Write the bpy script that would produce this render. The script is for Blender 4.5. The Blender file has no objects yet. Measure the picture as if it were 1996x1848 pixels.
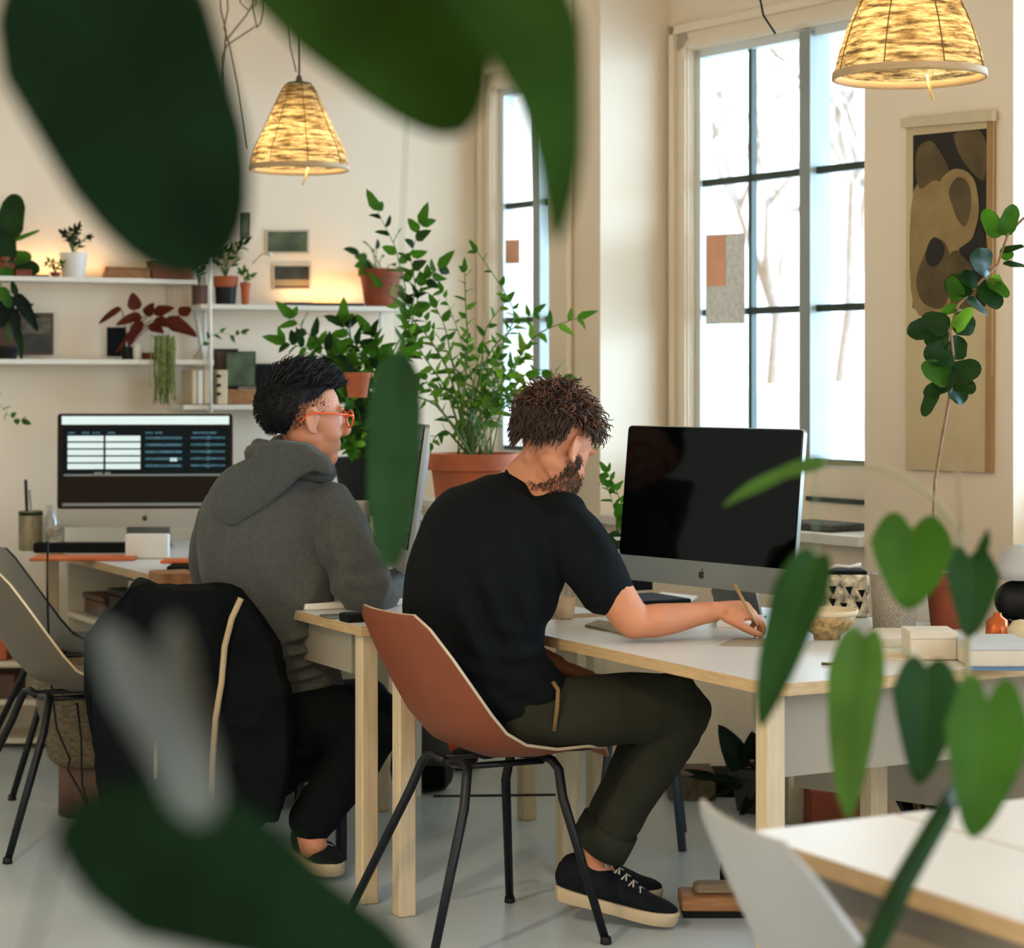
import bpy, math, random
from mathutils import Vector, Matrix, noise
random.seed(7)
sc = bpy.context.scene
V = Vector
# ---------------------------------------------------------------- camera
F, CX, HY, EYE = 4200.0, 998.0, 740.0, 1.35      # focal length and horizon in pixels of the 1996x1848 frame
cam_d = bpy.data.cameras.new('camera'); cam = bpy.data.objects.new('camera', cam_d); sc.collection.objects.link(cam)
cam.location = (0, 0, EYE); cam.rotation_euler = (math.radians(90), 0, 0)
cam_d.sensor_fit = 'HORIZONTAL'; cam_d.sensor_width = 36; cam_d.lens = 36*F/1996
cam_d.shift_y = -(924-HY)/1996; cam_d.clip_start = .05; cam_d.clip_end = 200
cam_d.dof.use_dof = True; cam_d.dof.focus_distance = 5.35; cam_d.dof.aperture_fstop = 3.9
sc.camera = cam
sc.view_settings.view_transform = 'Standard'; sc.view_settings.look = 'None'
sc.view_settings.gamma = 1; sc.view_settings.exposure = 0.44; sc.view_settings.use_curve_mapping = False
sc.cycles.use_denoising = True; sc.cycles.max_bounces = 7; sc.cycles.diffuse_bounces = 4
sc.cycles.glossy_bounces = 3; sc.cycles.transmission_bounces = 4; sc.cycles.transparent_max_bounces = 8
sc.cycles.sample_clamp_indirect = 6; sc.cycles.caustics_reflective = False; sc.cycles.caustics_refractive = False
# room axes: UW runs along the window wall towards the viewer, WW points out through it
UW = V((.568, -.823, 0)); WW = V((.823, .568, 0)); W0 = V((.7, 7.3, 0))
# ---------------------------------------------------------------- world: bright overcast street side, dim warm interior side
wd = bpy.data.worlds.new('world'); sc.world = wd; wd.use_nodes = True
nt = wd.node_tree; nt.nodes.clear()
tc = nt.nodes.new('ShaderNodeTexCoord'); dp = nt.nodes.new('ShaderNodeVectorMath'); dp.operation = 'DOT_PRODUCT'
dp.inputs[1].default_value = (.87, .22, .44)
nt.links.new(tc.outputs['Generated'], dp.inputs[0])
rp = nt.nodes.new('ShaderNodeValToRGB'); rp.color_ramp.elements[0].position = .12; rp.color_ramp.elements[1].position = .97
rp.color_ramp.elements[0].color = (1.30, .90, .54, 1); rp.color_ramp.elements[1].color = (17, 24.5, 33, 1)
_e = rp.color_ramp.elements.new(.36); _e.color = (3.4, 4.1, 4.7, 1); _e = rp.color_ramp.elements.new(.78); _e.color = (6.0, 7.7, 9.6, 1)
nt.links.new(dp.outputs['Value'], rp.inputs[0])
bg = nt.nodes.new('ShaderNodeBackground'); bg.inputs[1].default_value = 1.0
nt.links.new(rp.outputs[0], bg.inputs[0])
wo = nt.nodes.new('ShaderNodeOutputWorld'); nt.links.new(bg.outputs[0], wo.inputs[0])

# ---------------------------------------------------------------- helpers
def P(px, py, Y): return V(((px-CX)/F*Y, Y, EYE-(py-HY)/F*Y))
def lin(c): return tuple(((x/255)/12.92 if x/255 <= .04045 else ((x/255+.055)/1.055)**2.4) for x in c)
def wall_t(px, r=0.0):
    k = (px-CX)/F; B = W0+WW*r
    return (k*B.y-B.x)/(UW.x-k*UW.y)
def wp(t, r, z=0.0): p = W0+UW*t+WW*r; return V((p.x, p.y, z))
def Pw(px, py, r=0.0):
    p = wp(wall_t(px, r), r); p.z = EYE-(py-HY)/F*p.y; return p
B0 = wp(wall_t(790), 0); BL = V((-.927, -.375, 0)); BN = V((.375, -.927, 0))     # back wall: origin, direction to the left, normal into the room
def Pb(px, py, off=0.0):
    k = (px-CX)/F; b = B0+BN*off; t = (k*b.y-b.x)/(BL.x-k*BL.y); p = b+BL*t
    p.z = EYE-(py-HY)/F*p.y; return p
_m = {}
def mat(name, col, rough=.6, metal=0, var=.06, vs=8, bump=0, bs=60, spec=.5, emit=0, trans=0, coat=0, sheen=0, sub=0, stretch=None):
    if name in _m: return _m[name]
    m = bpy.data.materials.new(name); m.use_nodes = True; n = m.node_tree; b = n.nodes['Principled BSDF']
    c = lin(col); b.inputs['Roughness'].default_value = rough; b.inputs['Metallic'].default_value = metal
    b.inputs['Specular IOR Level'].default_value = spec
    t = n.nodes.new('ShaderNodeTexCoord'); src = t.outputs['Object']
    if stretch:
        mp = n.nodes.new('ShaderNodeMapping'); mp.inputs['Scale'].default_value = stretch; n.links.new(src, mp.inputs[0]); src = mp.outputs[0]
    nz = n.nodes.new('ShaderNodeTexNoise'); nz.inputs['Scale'].default_value = vs; nz.inputs['Detail'].default_value = 4; n.links.new(src, nz.inputs['Vector'])
    r = n.nodes.new('ShaderNodeValToRGB'); r.color_ramp.elements[0].position = .3; r.color_ramp.elements[1].position = .7
    r.color_ramp.elements[0].color = (*[x*(1-var*1.6) for x in c], 1); r.color_ramp.elements[1].color = (*[min(1, x*(1+var)) for x in c], 1)
    n.links.new(nz.outputs['Fac'], r.inputs[0]); n.links.new(r.outputs[0], b.inputs['Base Color'])
    if bump:
        n2 = n.nodes.new('ShaderNodeTexNoise'); n2.inputs['Scale'].default_value = bs; n2.inputs['Detail'].default_value = 3; n.links.new(src, n2.inputs['Vector'])
        bp = n.nodes.new('ShaderNodeBump'); bp.inputs['Strength'].default_value = bump; bp.inputs['Distance'].default_value = .004
        n.links.new(n2.outputs['Fac'], bp.inputs['Height']); n.links.new(bp.outputs[0], b.inputs['Normal'])
    if emit:
        n.links.new(r.outputs[0], b.inputs['Emission Color']); b.inputs['Emission Strength'].default_value = emit
    if trans: b.inputs['Transmission Weight'].default_value = trans
    if coat: b.inputs['Coat Weight'].default_value = coat; b.inputs['Coat Roughness'].default_value = .03
    if sheen: b.inputs['Sheen Weight'].default_value = sheen
    if sub: b.inputs['Subsurface Weight'].default_value = sub; b.inputs['Subsurface Radius'].default_value = (.02, .008, .004)
    _m[name] = m; return m
def leafmat(name, col, tr=.35, rough=.45, sp=.12):
    if name in _m: return _m[name]
    m = mat(name, col, rough, var=.22, vs=14, bump=.15, bs=50); n = m.node_tree; b = n.nodes['Principled BSDF']
    tl = n.nodes.new('ShaderNodeBsdfTranslucent'); c = lin(col)
    b.inputs['Specular IOR Level'].default_value = sp; tl.inputs[0].default_value = (min(1, c[0]*2.2), min(1, c[1]*2.1), c[2]*.7, 1)
    mx = n.nodes.new('ShaderNodeMixShader'); mx.inputs[0].default_value = tr
    o = n.nodes['Material Output']
    n.links.new(b.outputs[0], mx.inputs[1]); n.links.new(tl.outputs[0], mx.inputs[2]); n.links.new(mx.outputs[0], o.inputs[0]); return m

class MB:
    def __init__(s): s.v = []; s.f = []; s.mi = []
    def add(s, vs, fs, mi=0):
        o = len(s.v); s.v += [V(v) for v in vs]; s.f += [tuple(i+o for i in f) for f in fs]; s.mi += [mi]*len(fs); return s
    def obox(s, c, ax, ay, az, mi=0, bev=0):      # oriented box: centre and half-axis vectors
        c, ax, ay, az = V(c), V(ax), V(ay), V(az)
        if not bev:
            vs = [c+ax*i+ay*j+az*k for i in (-1, 1) for j in (-1, 1) for k in (-1, 1)]
            return s.add(vs, [(0, 1, 3, 2), (4, 6, 7, 5), (0, 4, 5, 1), (2, 3, 7, 6), (0, 2, 6, 4), (1, 5, 7, 3)], mi)
        la, lb, lc = ax.length, ay.length, az.length
        ua, ub, uc = ax/la, ay/lb, az/lc; b = min(bev, la*.9, lb*.9, lc*.9); vs = []; fs = []
        rings = [(-lc, b), (-lc+b, 0), (lc-b, 0), (lc, b)]
        for z, ins in rings:
            A, Bb = la-ins, lb-ins
            for (x, y) in [(-A+b, -Bb), (A-b, -Bb), (A, -Bb+b), (A, Bb-b), (A-b, Bb), (-A+b, Bb), (-A, Bb-b), (-A, -Bb+b)]:
                vs.append(c+ua*x+ub*y+uc*z)
        for r in range(3):
            for i in range(8): j = (i+1) % 8; fs.append((r*8+i, r*8+j, r*8+8+j, r*8+8+i))
        fs.append(tuple(range(7, -1, -1))); fs.append(tuple(range(24, 32)))
        return s.add(vs, fs, mi)
    def box(s, x0, x1, y0, y1, z0, z1, mi=0, bev=0):
        return s.obox(((x0+x1)/2, (y0+y1)/2, (z0+z1)/2), (abs(x1-x0)/2, 0, 0), (0, abs(y1-y0)/2, 0), (0, 0, abs(z1-z0)/2), mi, bev)
    def tube(s, pts, r, n=8, mi=0, cap=True):
        pts = [V(p) for p in pts]; N = len(pts); rs = r if isinstance(r, (list, tuple)) else [r]*N
        t = (pts[1]-pts[0]).normalized(); a = t.orthogonal().normalized(); vs = []; fs = []
        for i, p in enumerate(pts):
            t = (pts[min(i+1, N-1)]-pts[max(i-1, 0)])
            t = t.normalized() if t.length > 1e-9 else V((0, 0, 1))
            a = (a-t*a.dot(t)); a = a.normalized() if a.length > 1e-6 else t.orthogonal().normalized(); b = t.cross(a)
            for k in range(n):
                g = 2*math.pi*k/n; vs.append(p+(a*math.cos(g)+b*math.sin(g))*rs[i])
        for i in range(N-1):
            for k in range(n): k2 = (k+1) % n; fs.append((i*n+k, i*n+k2, i*n+n+k2, i*n+n+k))
        if cap: fs.append(tuple(range(n-1, -1, -1))); fs.append(tuple(range((N-1)*n, N*n)))
        return s.add(vs, fs, mi)
    def lathe(s, prof, c=(0, 0, 0), n=32, mi=0, axis=None):     # prof: (radius, z) pairs
        c = V(c); vs = []; fs = []
        for (r, z) in prof:
            for k in range(n): g = 2*math.pi*k/n; vs.append(c+V((r*math.cos(g), r*math.sin(g), z)))
        for i in range(len(prof)-1):
            for k in range(n): k2 = (k+1) % n; fs.append((i*n+k, i*n+k2, i*n+n+k2, i*n+n+k))
        fs.append(tuple(range(n-1, -1, -1))); fs.append(tuple(range((len(prof)-1)*n, len(prof)*n)))
        return s.add(vs, fs, mi)
    def ell(s, c, ra, rb, rc, n=20, m=12, mi=0):   # ellipsoid with half-axis vectors
        c, ra, rb, rc = V(c), V(ra), V(rb), V(rc); vs = [c-rc]; fs = []
        for i in range(1, m):
            ph = math.pi*i/m-math.pi/2
            for k in range(n): g = 2*math.pi*k/n; vs.append(c+ra*(math.cos(ph)*math.cos(g))+rb*(math.cos(ph)*math.sin(g))+rc*math.sin(ph))
        vs.append(c+rc)
        for k in range(n): fs.append((0, 1+(k+1) % n, 1+k))
        for i in range(m-2):
            for k in range(n): k2 = (k+1) % n; a = 1+i*n; fs.append((a+k, a+k2, a+n+k2, a+n+k))
        a = 1+(m-2)*n; e = len(vs)-1
        for k in range(n): fs.append((a+k, a+(k+1) % n, e))
        return s.add(vs, fs, mi)
    def prism(s, pts, d, mi=0):      # polygon of points extruded along vector d
        n = len(pts); d = V(d); pts = [V(p) for p in pts]
        return s.add(pts+[p+d for p in pts], [tuple(range(n-1, -1, -1)), tuple(range(n, 2*n))]+[(i, (i+1) % n, n+(i+1) % n, n+i) for i in range(n)], mi)
    def loft(s, secs, side, n=20, sub=5, mi=0):     # secs: (centre, half-width along side, half-depth); smooth limb with rounded ends
        side = V(side).normalized(); N = len(secs)
        C = [V(q[0]) for q in secs]; A = [q[1] for q in secs]; Bq = [q[2] if len(q) > 2 else q[1] for q in secs]
        def cr(a, b, c, d, t): return .5*((2*b)+(c-a)*t+(2*a-5*b+4*c-d)*t*t+(3*b-a-3*c+d)*t*t*t)
        pts = []
        for i in range(N-1):
            i0, i3 = max(i-1, 0), min(i+2, N-1)
            for k in range(sub):
                t = k/sub; pts.append((cr(C[i0], C[i], C[i+1], C[i3], t), cr(A[i0], A[i], A[i+1], A[i3], t), cr(Bq[i0], Bq[i], Bq[i+1], Bq[i3], t)))
        pts.append((C[-1], A[-1], Bq[-1]))
        t0 = (pts[1][0]-pts[0][0]).normalized(); t1 = (pts[-1][0]-pts[-2][0]).normalized(); r0 = min(pts[0][1:])*.6; r1 = min(pts[-1][1:])*.6
        pts = [(pts[0][0]-t0*r0, pts[0][1]*.35, pts[0][2]*.35), (pts[0][0]-t0*r0*.6, pts[0][1]*.8, pts[0][2]*.8)]+pts+[(pts[-1][0]+t1*r1*.6, pts[-1][1]*.8, pts[-1][2]*.8), (pts[-1][0]+t1*r1, pts[-1][1]*.35, pts[-1][2]*.35)]
        M = len(pts); vs = []; fs = []; last = None
        for i, (p, a, b) in enumerate(pts):
            t = (pts[min(i+1, M-1)][0]-pts[max(i-1, 0)][0]).normalized(); x = side-t*side.dot(t)
            if x.length < .15: x = last-t*last.dot(t) if last else t.orthogonal()
            x.normalize(); last = x; y = t.cross(x)
            for k in range(n): g = 2*math.pi*k/n; vs.append(p+x*(a*math.cos(g))+y*(b*math.sin(g)))
        for i in range(M-1):
            for k in range(n): k2 = (k+1) % n; fs.append((i*n+k, i*n+k2, i*n+n+k2, i*n+n+k))
        fs.append(tuple(range(n-1, -1, -1))); fs.append(tuple(range((M-1)*n, M*n)))
        return s.add(vs, fs, mi)
    def leaf(s, base, tip, width, nrm, lobe=0.0, fold=.25, droop=.12, point=1.3, wave=.04, mi=0, n=8, m=6, rib=0, arc=0):
        base, tip = V(base), V(tip); d = tip-base; L = d.length; d.normalize(); nrm = V(nrm); nrm = nrm-d*nrm.dot(d)
        nrm = nrm.normalized() if nrm.length > 1e-5 else d.orthogonal().normalized(); sd = d.cross(nrm); vs = []; fs = []
        for i in range(n+1):
            q = -1+2*i/n; q = math.copysign(abs(q)**.85, q) if q else 0; aq = abs(q)
            y0 = -lobe*max(0, math.sin(math.pi*min(1, aq)))**.75+.22*aq**3 if lobe else .3*(1-math.sqrt(max(0, 1-aq*aq)))
            mid = .22 if lobe else .3+.08
            y1 = (mid+(1-mid)*((1-aq**1.7)**.9 if lobe else (1-aq**point)**(1.0 if point < 2 else .55))) if aq < 1 else y0
            if y1 < y0: y1 = y0
            for k in range(m+1):
                t = k/m; y = y0+(y1-y0)*t
                h = fold*aq*width*.5-droop*L*(y-.5)**2*2+droop*L*.5+wave*L*math.sin(y*9+q*2)*aq
                vs.append(base+d*(y*L)+sd*(q*width/2+arc*L*math.sin(math.pi*min(1, max(0, y))))+nrm*h)
        for i in range(n):
            for k in range(m): a = i*(m+1)+k; fs.append((a, a+1, a+m+2, a+m+1))
        s.add(vs, fs, mi)
        if rib:
            pts = [base+d*(y*L)+nrm*(-droop*L*(y-.5)**2*2+droop*L*.5+.0008) for y in [0, .2, .4, .6, .8, .97]]
            s.tube(pts, [rib*(1-.8*j/5) for j in range(6)], 5, mi+1)
        return s
    def build(s, name, mats, parent=None, smooth=True, world=True):
        me = bpy.data.meshes.new(name); me.from_pydata([tuple(v) for v in s.v], [], s.f)
        mats = mats if isinstance(mats, (list, tuple)) else [mats]
        for m in mats: me.materials.append(m)
        for p, i in zip(me.polygons, s.mi): p.material_index = min(i, len(mats)-1); p.use_smooth = smooth
        me.update(); o = bpy.data.objects.new(name, me); sc.collection.objects.link(o)
        if parent:
            o.parent = parent
            if world and parent.parent is None and parent.type == 'EMPTY': o.location = -parent.location
        return o
def sharp(o, ang=35):
    me = o.data; me.polygons.foreach_set('use_smooth', [True]*len(me.polygons))
    try: me.set_sharp_from_angle(angle=math.radians(ang))
    except Exception: pass
    return o
def tag(o, label=None, cat=None, group=None, kind=None):
    if label: o['label'] = label
    if cat: o['category'] = cat
    if group: o['group'] = group
    if kind: o['kind'] = kind
    return o
def root(name, loc, label, cat, rz=0, group=None):
    o = bpy.data.objects.new(name, None); sc.collection.objects.link(o); o.location = loc; o.rotation_euler = (0, 0, rz); o.empty_display_size = .05
    return tag(o, label, cat, group)
def struct(mb, name, m, smooth=False): return tag(mb.build(name, m, smooth=smooth), kind='structure')
def copy_tree(o, parent=None):
    c = o.copy(); sc.collection.objects.link(c)
    if parent: c.parent = parent
    for ch in list(o.children): copy_tree(ch, c)
    return c
def remesh(o, vox, smooth=4, disp=None):
    m = o.modifiers.new('r', 'REMESH'); m.mode = 'VOXEL'; m.voxel_size = vox; m.use_smooth_shade = True
    if smooth: k = o.modifiers.new('s', 'SMOOTH'); k.factor = .5; k.iterations = smooth
    bpy.context.view_layer.update(); dg = bpy.context.evaluated_depsgraph_get()
    me = bpy.data.meshes.new_from_object(o.evaluated_get(dg)); mt = list(o.data.materials); o.modifiers.clear(); o.data = me
    if not me.materials:
        for x in mt: me.materials.append(x)
    if disp:
        ns = [v.normal.copy() for v in me.vertices]
        for v, nn in zip(me.vertices, ns): v.co += nn*disp(v.co)
    me.polygons.foreach_set('use_smooth', [True]*len(me.polygons)); me.update(); return o
def turb(p, s): return noise.noise(V(p)*s)
def crease(p, segs):
    d = 0
    for (A, B, w, k) in segs:
        ab = B-A; t = max(0, min(1, (p-A).dot(ab)/ab.length_squared)); r = (p-(A+ab*t)); r.y *= .5; r = r.length/w; e = math.sin(math.pi*min(1, max(.12, t+.1 if t < .5 else 1.1-t)))
        d += k*e*(-math.exp(-r*r)+.75*math.exp(-(r-1.9)**2))
    return d
def ridge(p, s, k=1.0): return k*(1-abs(noise.noise(V(p)*s))*2)

# ---------------------------------------------------------------- shared materials
M_wall = mat('plaster_white', (236, 222, 200), .85, var=.02, vs=2, bump=.08, bs=40)
M_white = mat('white_paint', (222, 220, 212), .45, var=.02, vs=3)
M_top = mat('white_laminate', (210, 211, 209), .32, var=.02, vs=6)
M_ply = mat('plywood_edge', (184, 156, 114), .55, var=.12, vs=20, stretch=(1, 1, 14))
M_leg = mat('pale_wood_leg', (196, 178, 146), .55, var=.08, vs=8, stretch=(12, 12, 1))
M_blk = mat('black_steel', (9, 15, 20), .4, var=.05, spec=.3)
M_blkp = mat('black_plastic', (9, 13, 16), .55, var=.05, spec=.3)
M_alu = mat('aluminium', (150, 152, 148), .4, metal=.7, var=.03)
M_scr = mat('dark_screen_glass', (2, 5, 6), .06, var=.1, spec=.12)
M_terra = mat('terracotta', (176, 92, 52), .8, var=.14, vs=9, bump=.2, bs=90)
M_dterra = mat('dark_terracotta', (128, 62, 36), .8, var=.16, vs=9, bump=.2, bs=90)
M_soil = mat('potting_soil', (46, 34, 24), .95, var=.3, vs=60, bump=.6, bs=90)
M_stem = mat('green_stem', (76, 110, 52), .6, var=.15, vs=20)
M_twig = mat('brown_twig', (136, 106, 78), .75, var=.2, vs=30)
M_lf = leafmat('leaf_fresh', (50, 92, 24), .3, .55); M_lfd = leafmat('leaf_deep', (22, 50, 18), .15, .55); M_lfl = leafmat('leaf_light', (86, 122, 44), .35, .55)
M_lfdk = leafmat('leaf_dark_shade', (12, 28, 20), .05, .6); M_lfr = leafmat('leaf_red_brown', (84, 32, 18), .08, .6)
M_rub = leafmat('leaf_rubber', (10, 24, 9), .05, .8, .02); M_pale = leafmat('leaf_sky_sheen', (66, 66, 58), .06, .8)  # the pale grey leaf colour stands in for sky reflected on glossy leaves
M_paper = mat('white_paper', (232, 230, 224), .7, var=.02); M_cream = mat('cream_card', (208, 192, 160), .7, var=.05)
M_wood = mat('mid_wood', (150, 104, 62), .6, var=.2, vs=10, stretch=(1, 8, 8)); M_dwood = mat('dark_wood', (84, 56, 38), .6, var=.2, vs=10)
M_conc = mat('speckled_concrete', (150, 142, 130), .9, var=.2, vs=180, bump=.2, bs=200)
M_skin = mat('skin', (192, 128, 94), .62, var=.05, vs=20, bump=.05, bs=200, sub=.12)
M_gap = mat('matte_black', (9, 13, 15), .8, var=.02, spec=.2)

# ================================================================ ROOM SHELL
# floor
fm = mat('polished_concrete', (182, 194, 200), .3, var=.09, vs=1.6, bump=.03, bs=18, spec=.5)
fb = MB(); fb.box(-4.5, 7.5, -.6, 11, -.12, 0); struct(fb, 'floor', fm)
cb = MB(); cb.box(-4.5, 7.5, -.6, 11, 3.3, 3.42); struct(cb, 'ceiling', M_wall)
# left wall (outside the picture, closes the room)
lw = MB(); lw.box(-3.5, -3.35, -.6, 9, 0, 3.3); struct(lw, 'wall_left', M_wall)
# back wall
bl0 = B0+BN*0; bw = MB()
e = B0+BL*3.6; s0 = B0-BL*.35
bw.prism([s0, e, e-BN*.2, s0-BN*.2], (0, 0, 3.3)); struct(bw, 'wall_back', M_wall)
# window wall: piers between deep niches
def pier(px0, px1, name, d=.55):
    m = MB(); t0 = wall_t(px0) if px0 is not None else None; t1 = wall_t(px1)
    m.prism([wp(t0, 0), wp(t1, 0), wp(t1, d), wp(t0, d)], (0, 0, 3.3)); return struct(m, name, M_wall)
T0, T1, T2, T3, T4 = [wall_t(x) for x in (790, 1070, 1170, 1685, 1975)]
T5 = T4+(T3-T2); T6 = T5+(T4-T3); T7 = T6+(T3-T2)
for k, (a, b) in enumerate([(T0-.6, T0), (T1, T2), (T3, T4), (T5, T6), (T7, 9.2)]):
    m = MB(); m.prism([wp(a, 0), wp(b, 0), wp(b, .42), wp(a, .42)], (0, 0, 3.3)); struct(m, 'wall_pier_'+'abcde'[k], M_wall)
RW = .33
def niche(k, ta, tb, z_sill, win):
    # apron wall, sill board, wall around the window
    gx0, gx1, gz0, gz1 = win
    m = MB()
    m.prism([wp(ta, .02), wp(tb, .02), wp(tb, .42), wp(ta, .42)], (0, 0, z_sill-.03))
    for (a, b, z0, z1) in [(ta, gx0, z_sill, 3.3), (gx1, tb, z_sill, 3.3), (gx0, gx1, z_sill, gz0), (gx0, gx1, gz1, 3.3)]:
        if b-a > .002: m.prism([wp(a, RW, z0), wp(b, RW, z0), wp(b, RW+.085, z0), wp(a, RW+.085, z0)], (0, 0, z1-z0))
    struct(m, 'wall_niche_%d' % k, M_wall)
    s = MB(); s.prism([wp(ta+.002, -.025, z_sill-.03), wp(tb-.002, -.025, z_sill-.03), wp(tb-.002, RW, z_sill-.03), wp(ta+.002, RW, z_sill-.03)], (0, 0, .03)); struct(s, 'trim_sill_%d' % k, M_white)
    c = MB()   # moulded casing
    for (w, o, th) in [(.085, .07, .012), (.03, .095, .03), (.02, .03, .022)]:
        a, b = gx0-o, gx1+o
        for (p, q, z0, z1) in [(a, a+w if w < o else gx0-.004, gz0-.02, gz1+o), (b-(w if w < o else o-.004), b, gz0-.02, gz1+o)]:
            if p > ta-.01 and q < tb+.3: c.prism([wp(p, RW-th, z0), wp(q, RW-th, z0), wp(q, RW+.001, z0), wp(p, RW+.001, z0)], (0, 0, z1-z0))
        z0 = gz1+o-w if w < o else gz1+.004
        c.prism([wp(a, RW-th, z0), wp(b, RW-th, z0), wp(b, RW+.001, z0), wp(a, RW+.001, z0)], (0, 0, gz1+o-z0))
    struct(c, 'trim_casing_%d' % k, M_wall)
M_frame = mat('window_frame_grey', (150, 158, 156), .45, var=.04); M_frd = mat('window_bar_dark_green', (46, 62, 54), .5, var=.06); M_frw = mat('window_frame_white', (214, 220, 220), .45, var=.03)
gm = bpy.data.materials.new('window_glass'); gm.use_nodes = True; g = gm.node_tree; g.nodes.clear()
tr = g.nodes.new('ShaderNodeBsdfTransparent'); tr.inputs[0].default_value = (.96, .98, .98, 1); gl = g.nodes.new('ShaderNodeBsdfGlossy'); gl.inputs['Roughness'].default_value = .02
mx = g.nodes.new('ShaderNodeMixShader'); mx.inputs[0].default_value = .05; out = g.nodes.new('ShaderNodeOutputMaterial')
g.links.new(tr.outputs[0], mx.inputs[1]); g.links.new(gl.outputs[0], mx.inputs[2]); g.links.new(mx.outputs[0], out.inputs[0])
def window(k, gx0, gx1, gz0, gz1, mull, bars, rows):
    rt = bpy.data.objects.new('window_%d' % k, None); sc.collection.objects.link(rt); rt.location = wp(gx0, RW, gz0); tag(rt, kind='structure')
    R0, R1 = RW+.02, RW+.075
    def bar(mb, a, b, z0, z1, r0=R0, r1=R1): mb.prism([wp(a, r0, z0), wp(b, r0, z0), wp(b, r1, z0), wp(a, r1, z0)], (0, 0, z1-z0))
    f = MB(); bar(f, gx0, gx0+.03, gz0, gz1); bar(f, gx1-.03, gx1, gz0, gz1); bar(f, gx0, gx1, gz1-.03, gz1); bar(f, gx0, gx1, gz0, gz0+.012)
    f.build('window_frame', M_frw, rt, False)
    f = MB(); bar(f, gx0+.03, gx1-.03, gz0+.012, gz0+.03); f.build('bottom_rail', M_frd, rt, False)
    f = MB()
    for (a, w) in mull: bar(f, a-w/2, a+w/2, gz0+.01, gz1-.01, R0-.02, R1+.02)
    f.build('mullion', M_frame, rt, False)
    f = MB()
    for a in bars: bar(f, a-.009, a+.009, gz0+.01, gz1-.03, R0+.01, R1-.02)
    for z in rows: bar(f, gx0+.03, gx1-.03, z-.012, z+.012, R0+.01, R1-.02)
    f.build('glazing_bars', M_frd, rt, False)
    f = MB(); bar(f, gx0+.02, gx1-.02, gz0+.01, gz1-.01, R0+.03, R0+.034); f.build('glass', gm, rt, False)
    ld = bpy.data.lights.new('window_portal', 'AREA'); ld.shape = 'RECTANGLE'; ld.size = gx1-gx0; ld.size_y = gz1-gz0; ld.cycles.is_portal = True
    lo = bpy.data.objects.new('window_portal', ld); sc.collection.objects.link(lo); lo.location = wp((gx0+gx1)/2, RW+.12, (gz0+gz1)/2)
    lo.rotation_euler = (-WW).to_track_quat('-Z', 'Y').to_euler()
ta, tb = wall_t(1345, RW), wall_t(1345, RW)
def tz(px, py): return Pw(px, py, RW+.03).z
g0 = wall_t(1347, RW); mc = wall_t(1581, RW+.03); g1 = 2*mc-g0
zt, z1r, z2r, zb = Pw(1347, 98, RW).z, tz(1460, 347), tz(1460, 606), tz(1640, 914)
niche(1, T2, T3, Pw(1171, 1003).z, (g0, g1, zb, zt))
window(1, g0, g1, zb, zt, [(mc, .055)], [wall_t(1462, RW+.03), 2*mc-wall_t(1462, RW+.03)], [z1r, z2r])
w1 = g1-g0
g0b = wall_t(966, RW); g1b = min(T1-.03, g0b+w1); mcb = wall_t(1057, RW+.03)
niche(2, T0, T1, Pw(1171, 1003).z, (g0b, g0b+w1 if g0b+w1 < T1 else T1-.001, zb, zt))
window(2, g0b, T1-.001 if g0b+w1 > T1 else g0b+w1, zb, zt, [(mcb, .05)], [], [z1r+.0, z2r])
g0c = T4+(g0-T2)
niche(3, T4, T5, Pw(1171, 1003).z, (g0c, g0c+w1 if g0c+w1 < T5 else T5-.01, zb, zt))
window(3, g0c, min(g0c+w1, T5-.01), zb, zt, [(g0c+w1/2, .055)], [], [z1r, z2r])
g0d = T6+(g0-T2)
niche(4, T6, T7, Pw(1171, 1003).z, (g0d, g0d+w1 if g0d+w1 < T7 else T7-.01, zb, zt))
window(4, g0d, min(g0d+w1, T7-.01), zb, zt, [(g0d+w1/2, .055)], [], [z1r, z2r])
ld = bpy.data.lights.new('room_portal', 'AREA'); ld.shape = 'RECTANGLE'; ld.size = 9; ld.size_y = 3.3; ld.cycles.is_portal = True
lo = bpy.data.objects.new('room_portal', ld); sc.collection.objects.link(lo); lo.location = (1, -.7, 1.65); lo.rotation_euler = V((0, 1, 0)).to_track_quat('-Z', 'Z').to_euler()
# groove / pipe on pier
m = MB(); p = Pw(1108, 0, -.02); m.tube([(p.x, p.y, 0), (p.x, p.y, 3.3)], .012, 10); struct(m, 'trim_pipe', M_wall, True)
# recessed panel line below the window
m = MB(); a, b = Pw(1570, 976, RW-.012), Pw(1680, 984, RW-.012); m.prism([a, b, b+WW*.012, a+WW*.012], (0, 0, .016)); struct(m, 'trim_grille', M_frd)
# ================================================================ OUTSIDE THE WINDOWS
M_fac = mat('facade_in_haze', (240, 240, 238), .9, var=.02); M_teal = mat('pale_teal_band', (170, 190, 188), .9, var=.03)  # bright outdoor haze is put into the whitish facade colour
def out_pt(px, py, Y): return P(px, py, Y)
r_ = root('street_building', (9, 24, 0), 'pale hazy building across the street with teal bands, seen through the window', 'building')
m = MB(); a, b = P(900, 0, 26), P(2300, 0, 26); a.z = b.z = 0; m.prism([a, b, b+V((0, 4, 0)), a+V((0, 4, 0))], (0, 0, 5.2)); m.build('facade', M_fac, r_, False)
for (x0, x1, y0, y1) in [(1605, 1720, 468, 505), (1300, 1400, 600, 640), (1000, 1060, 610, 660)]:
    m = MB(); a, b = P(x0, y1, 25.8), P(x1, y1, 25.8); m.prism([a, b, b+V((0, .3, 0)), a+V((0, .3, 0))], (0, 0, P(x0, y0, 25.8).z-a.z)); m.build('awning', M_teal, r_, False)
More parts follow.
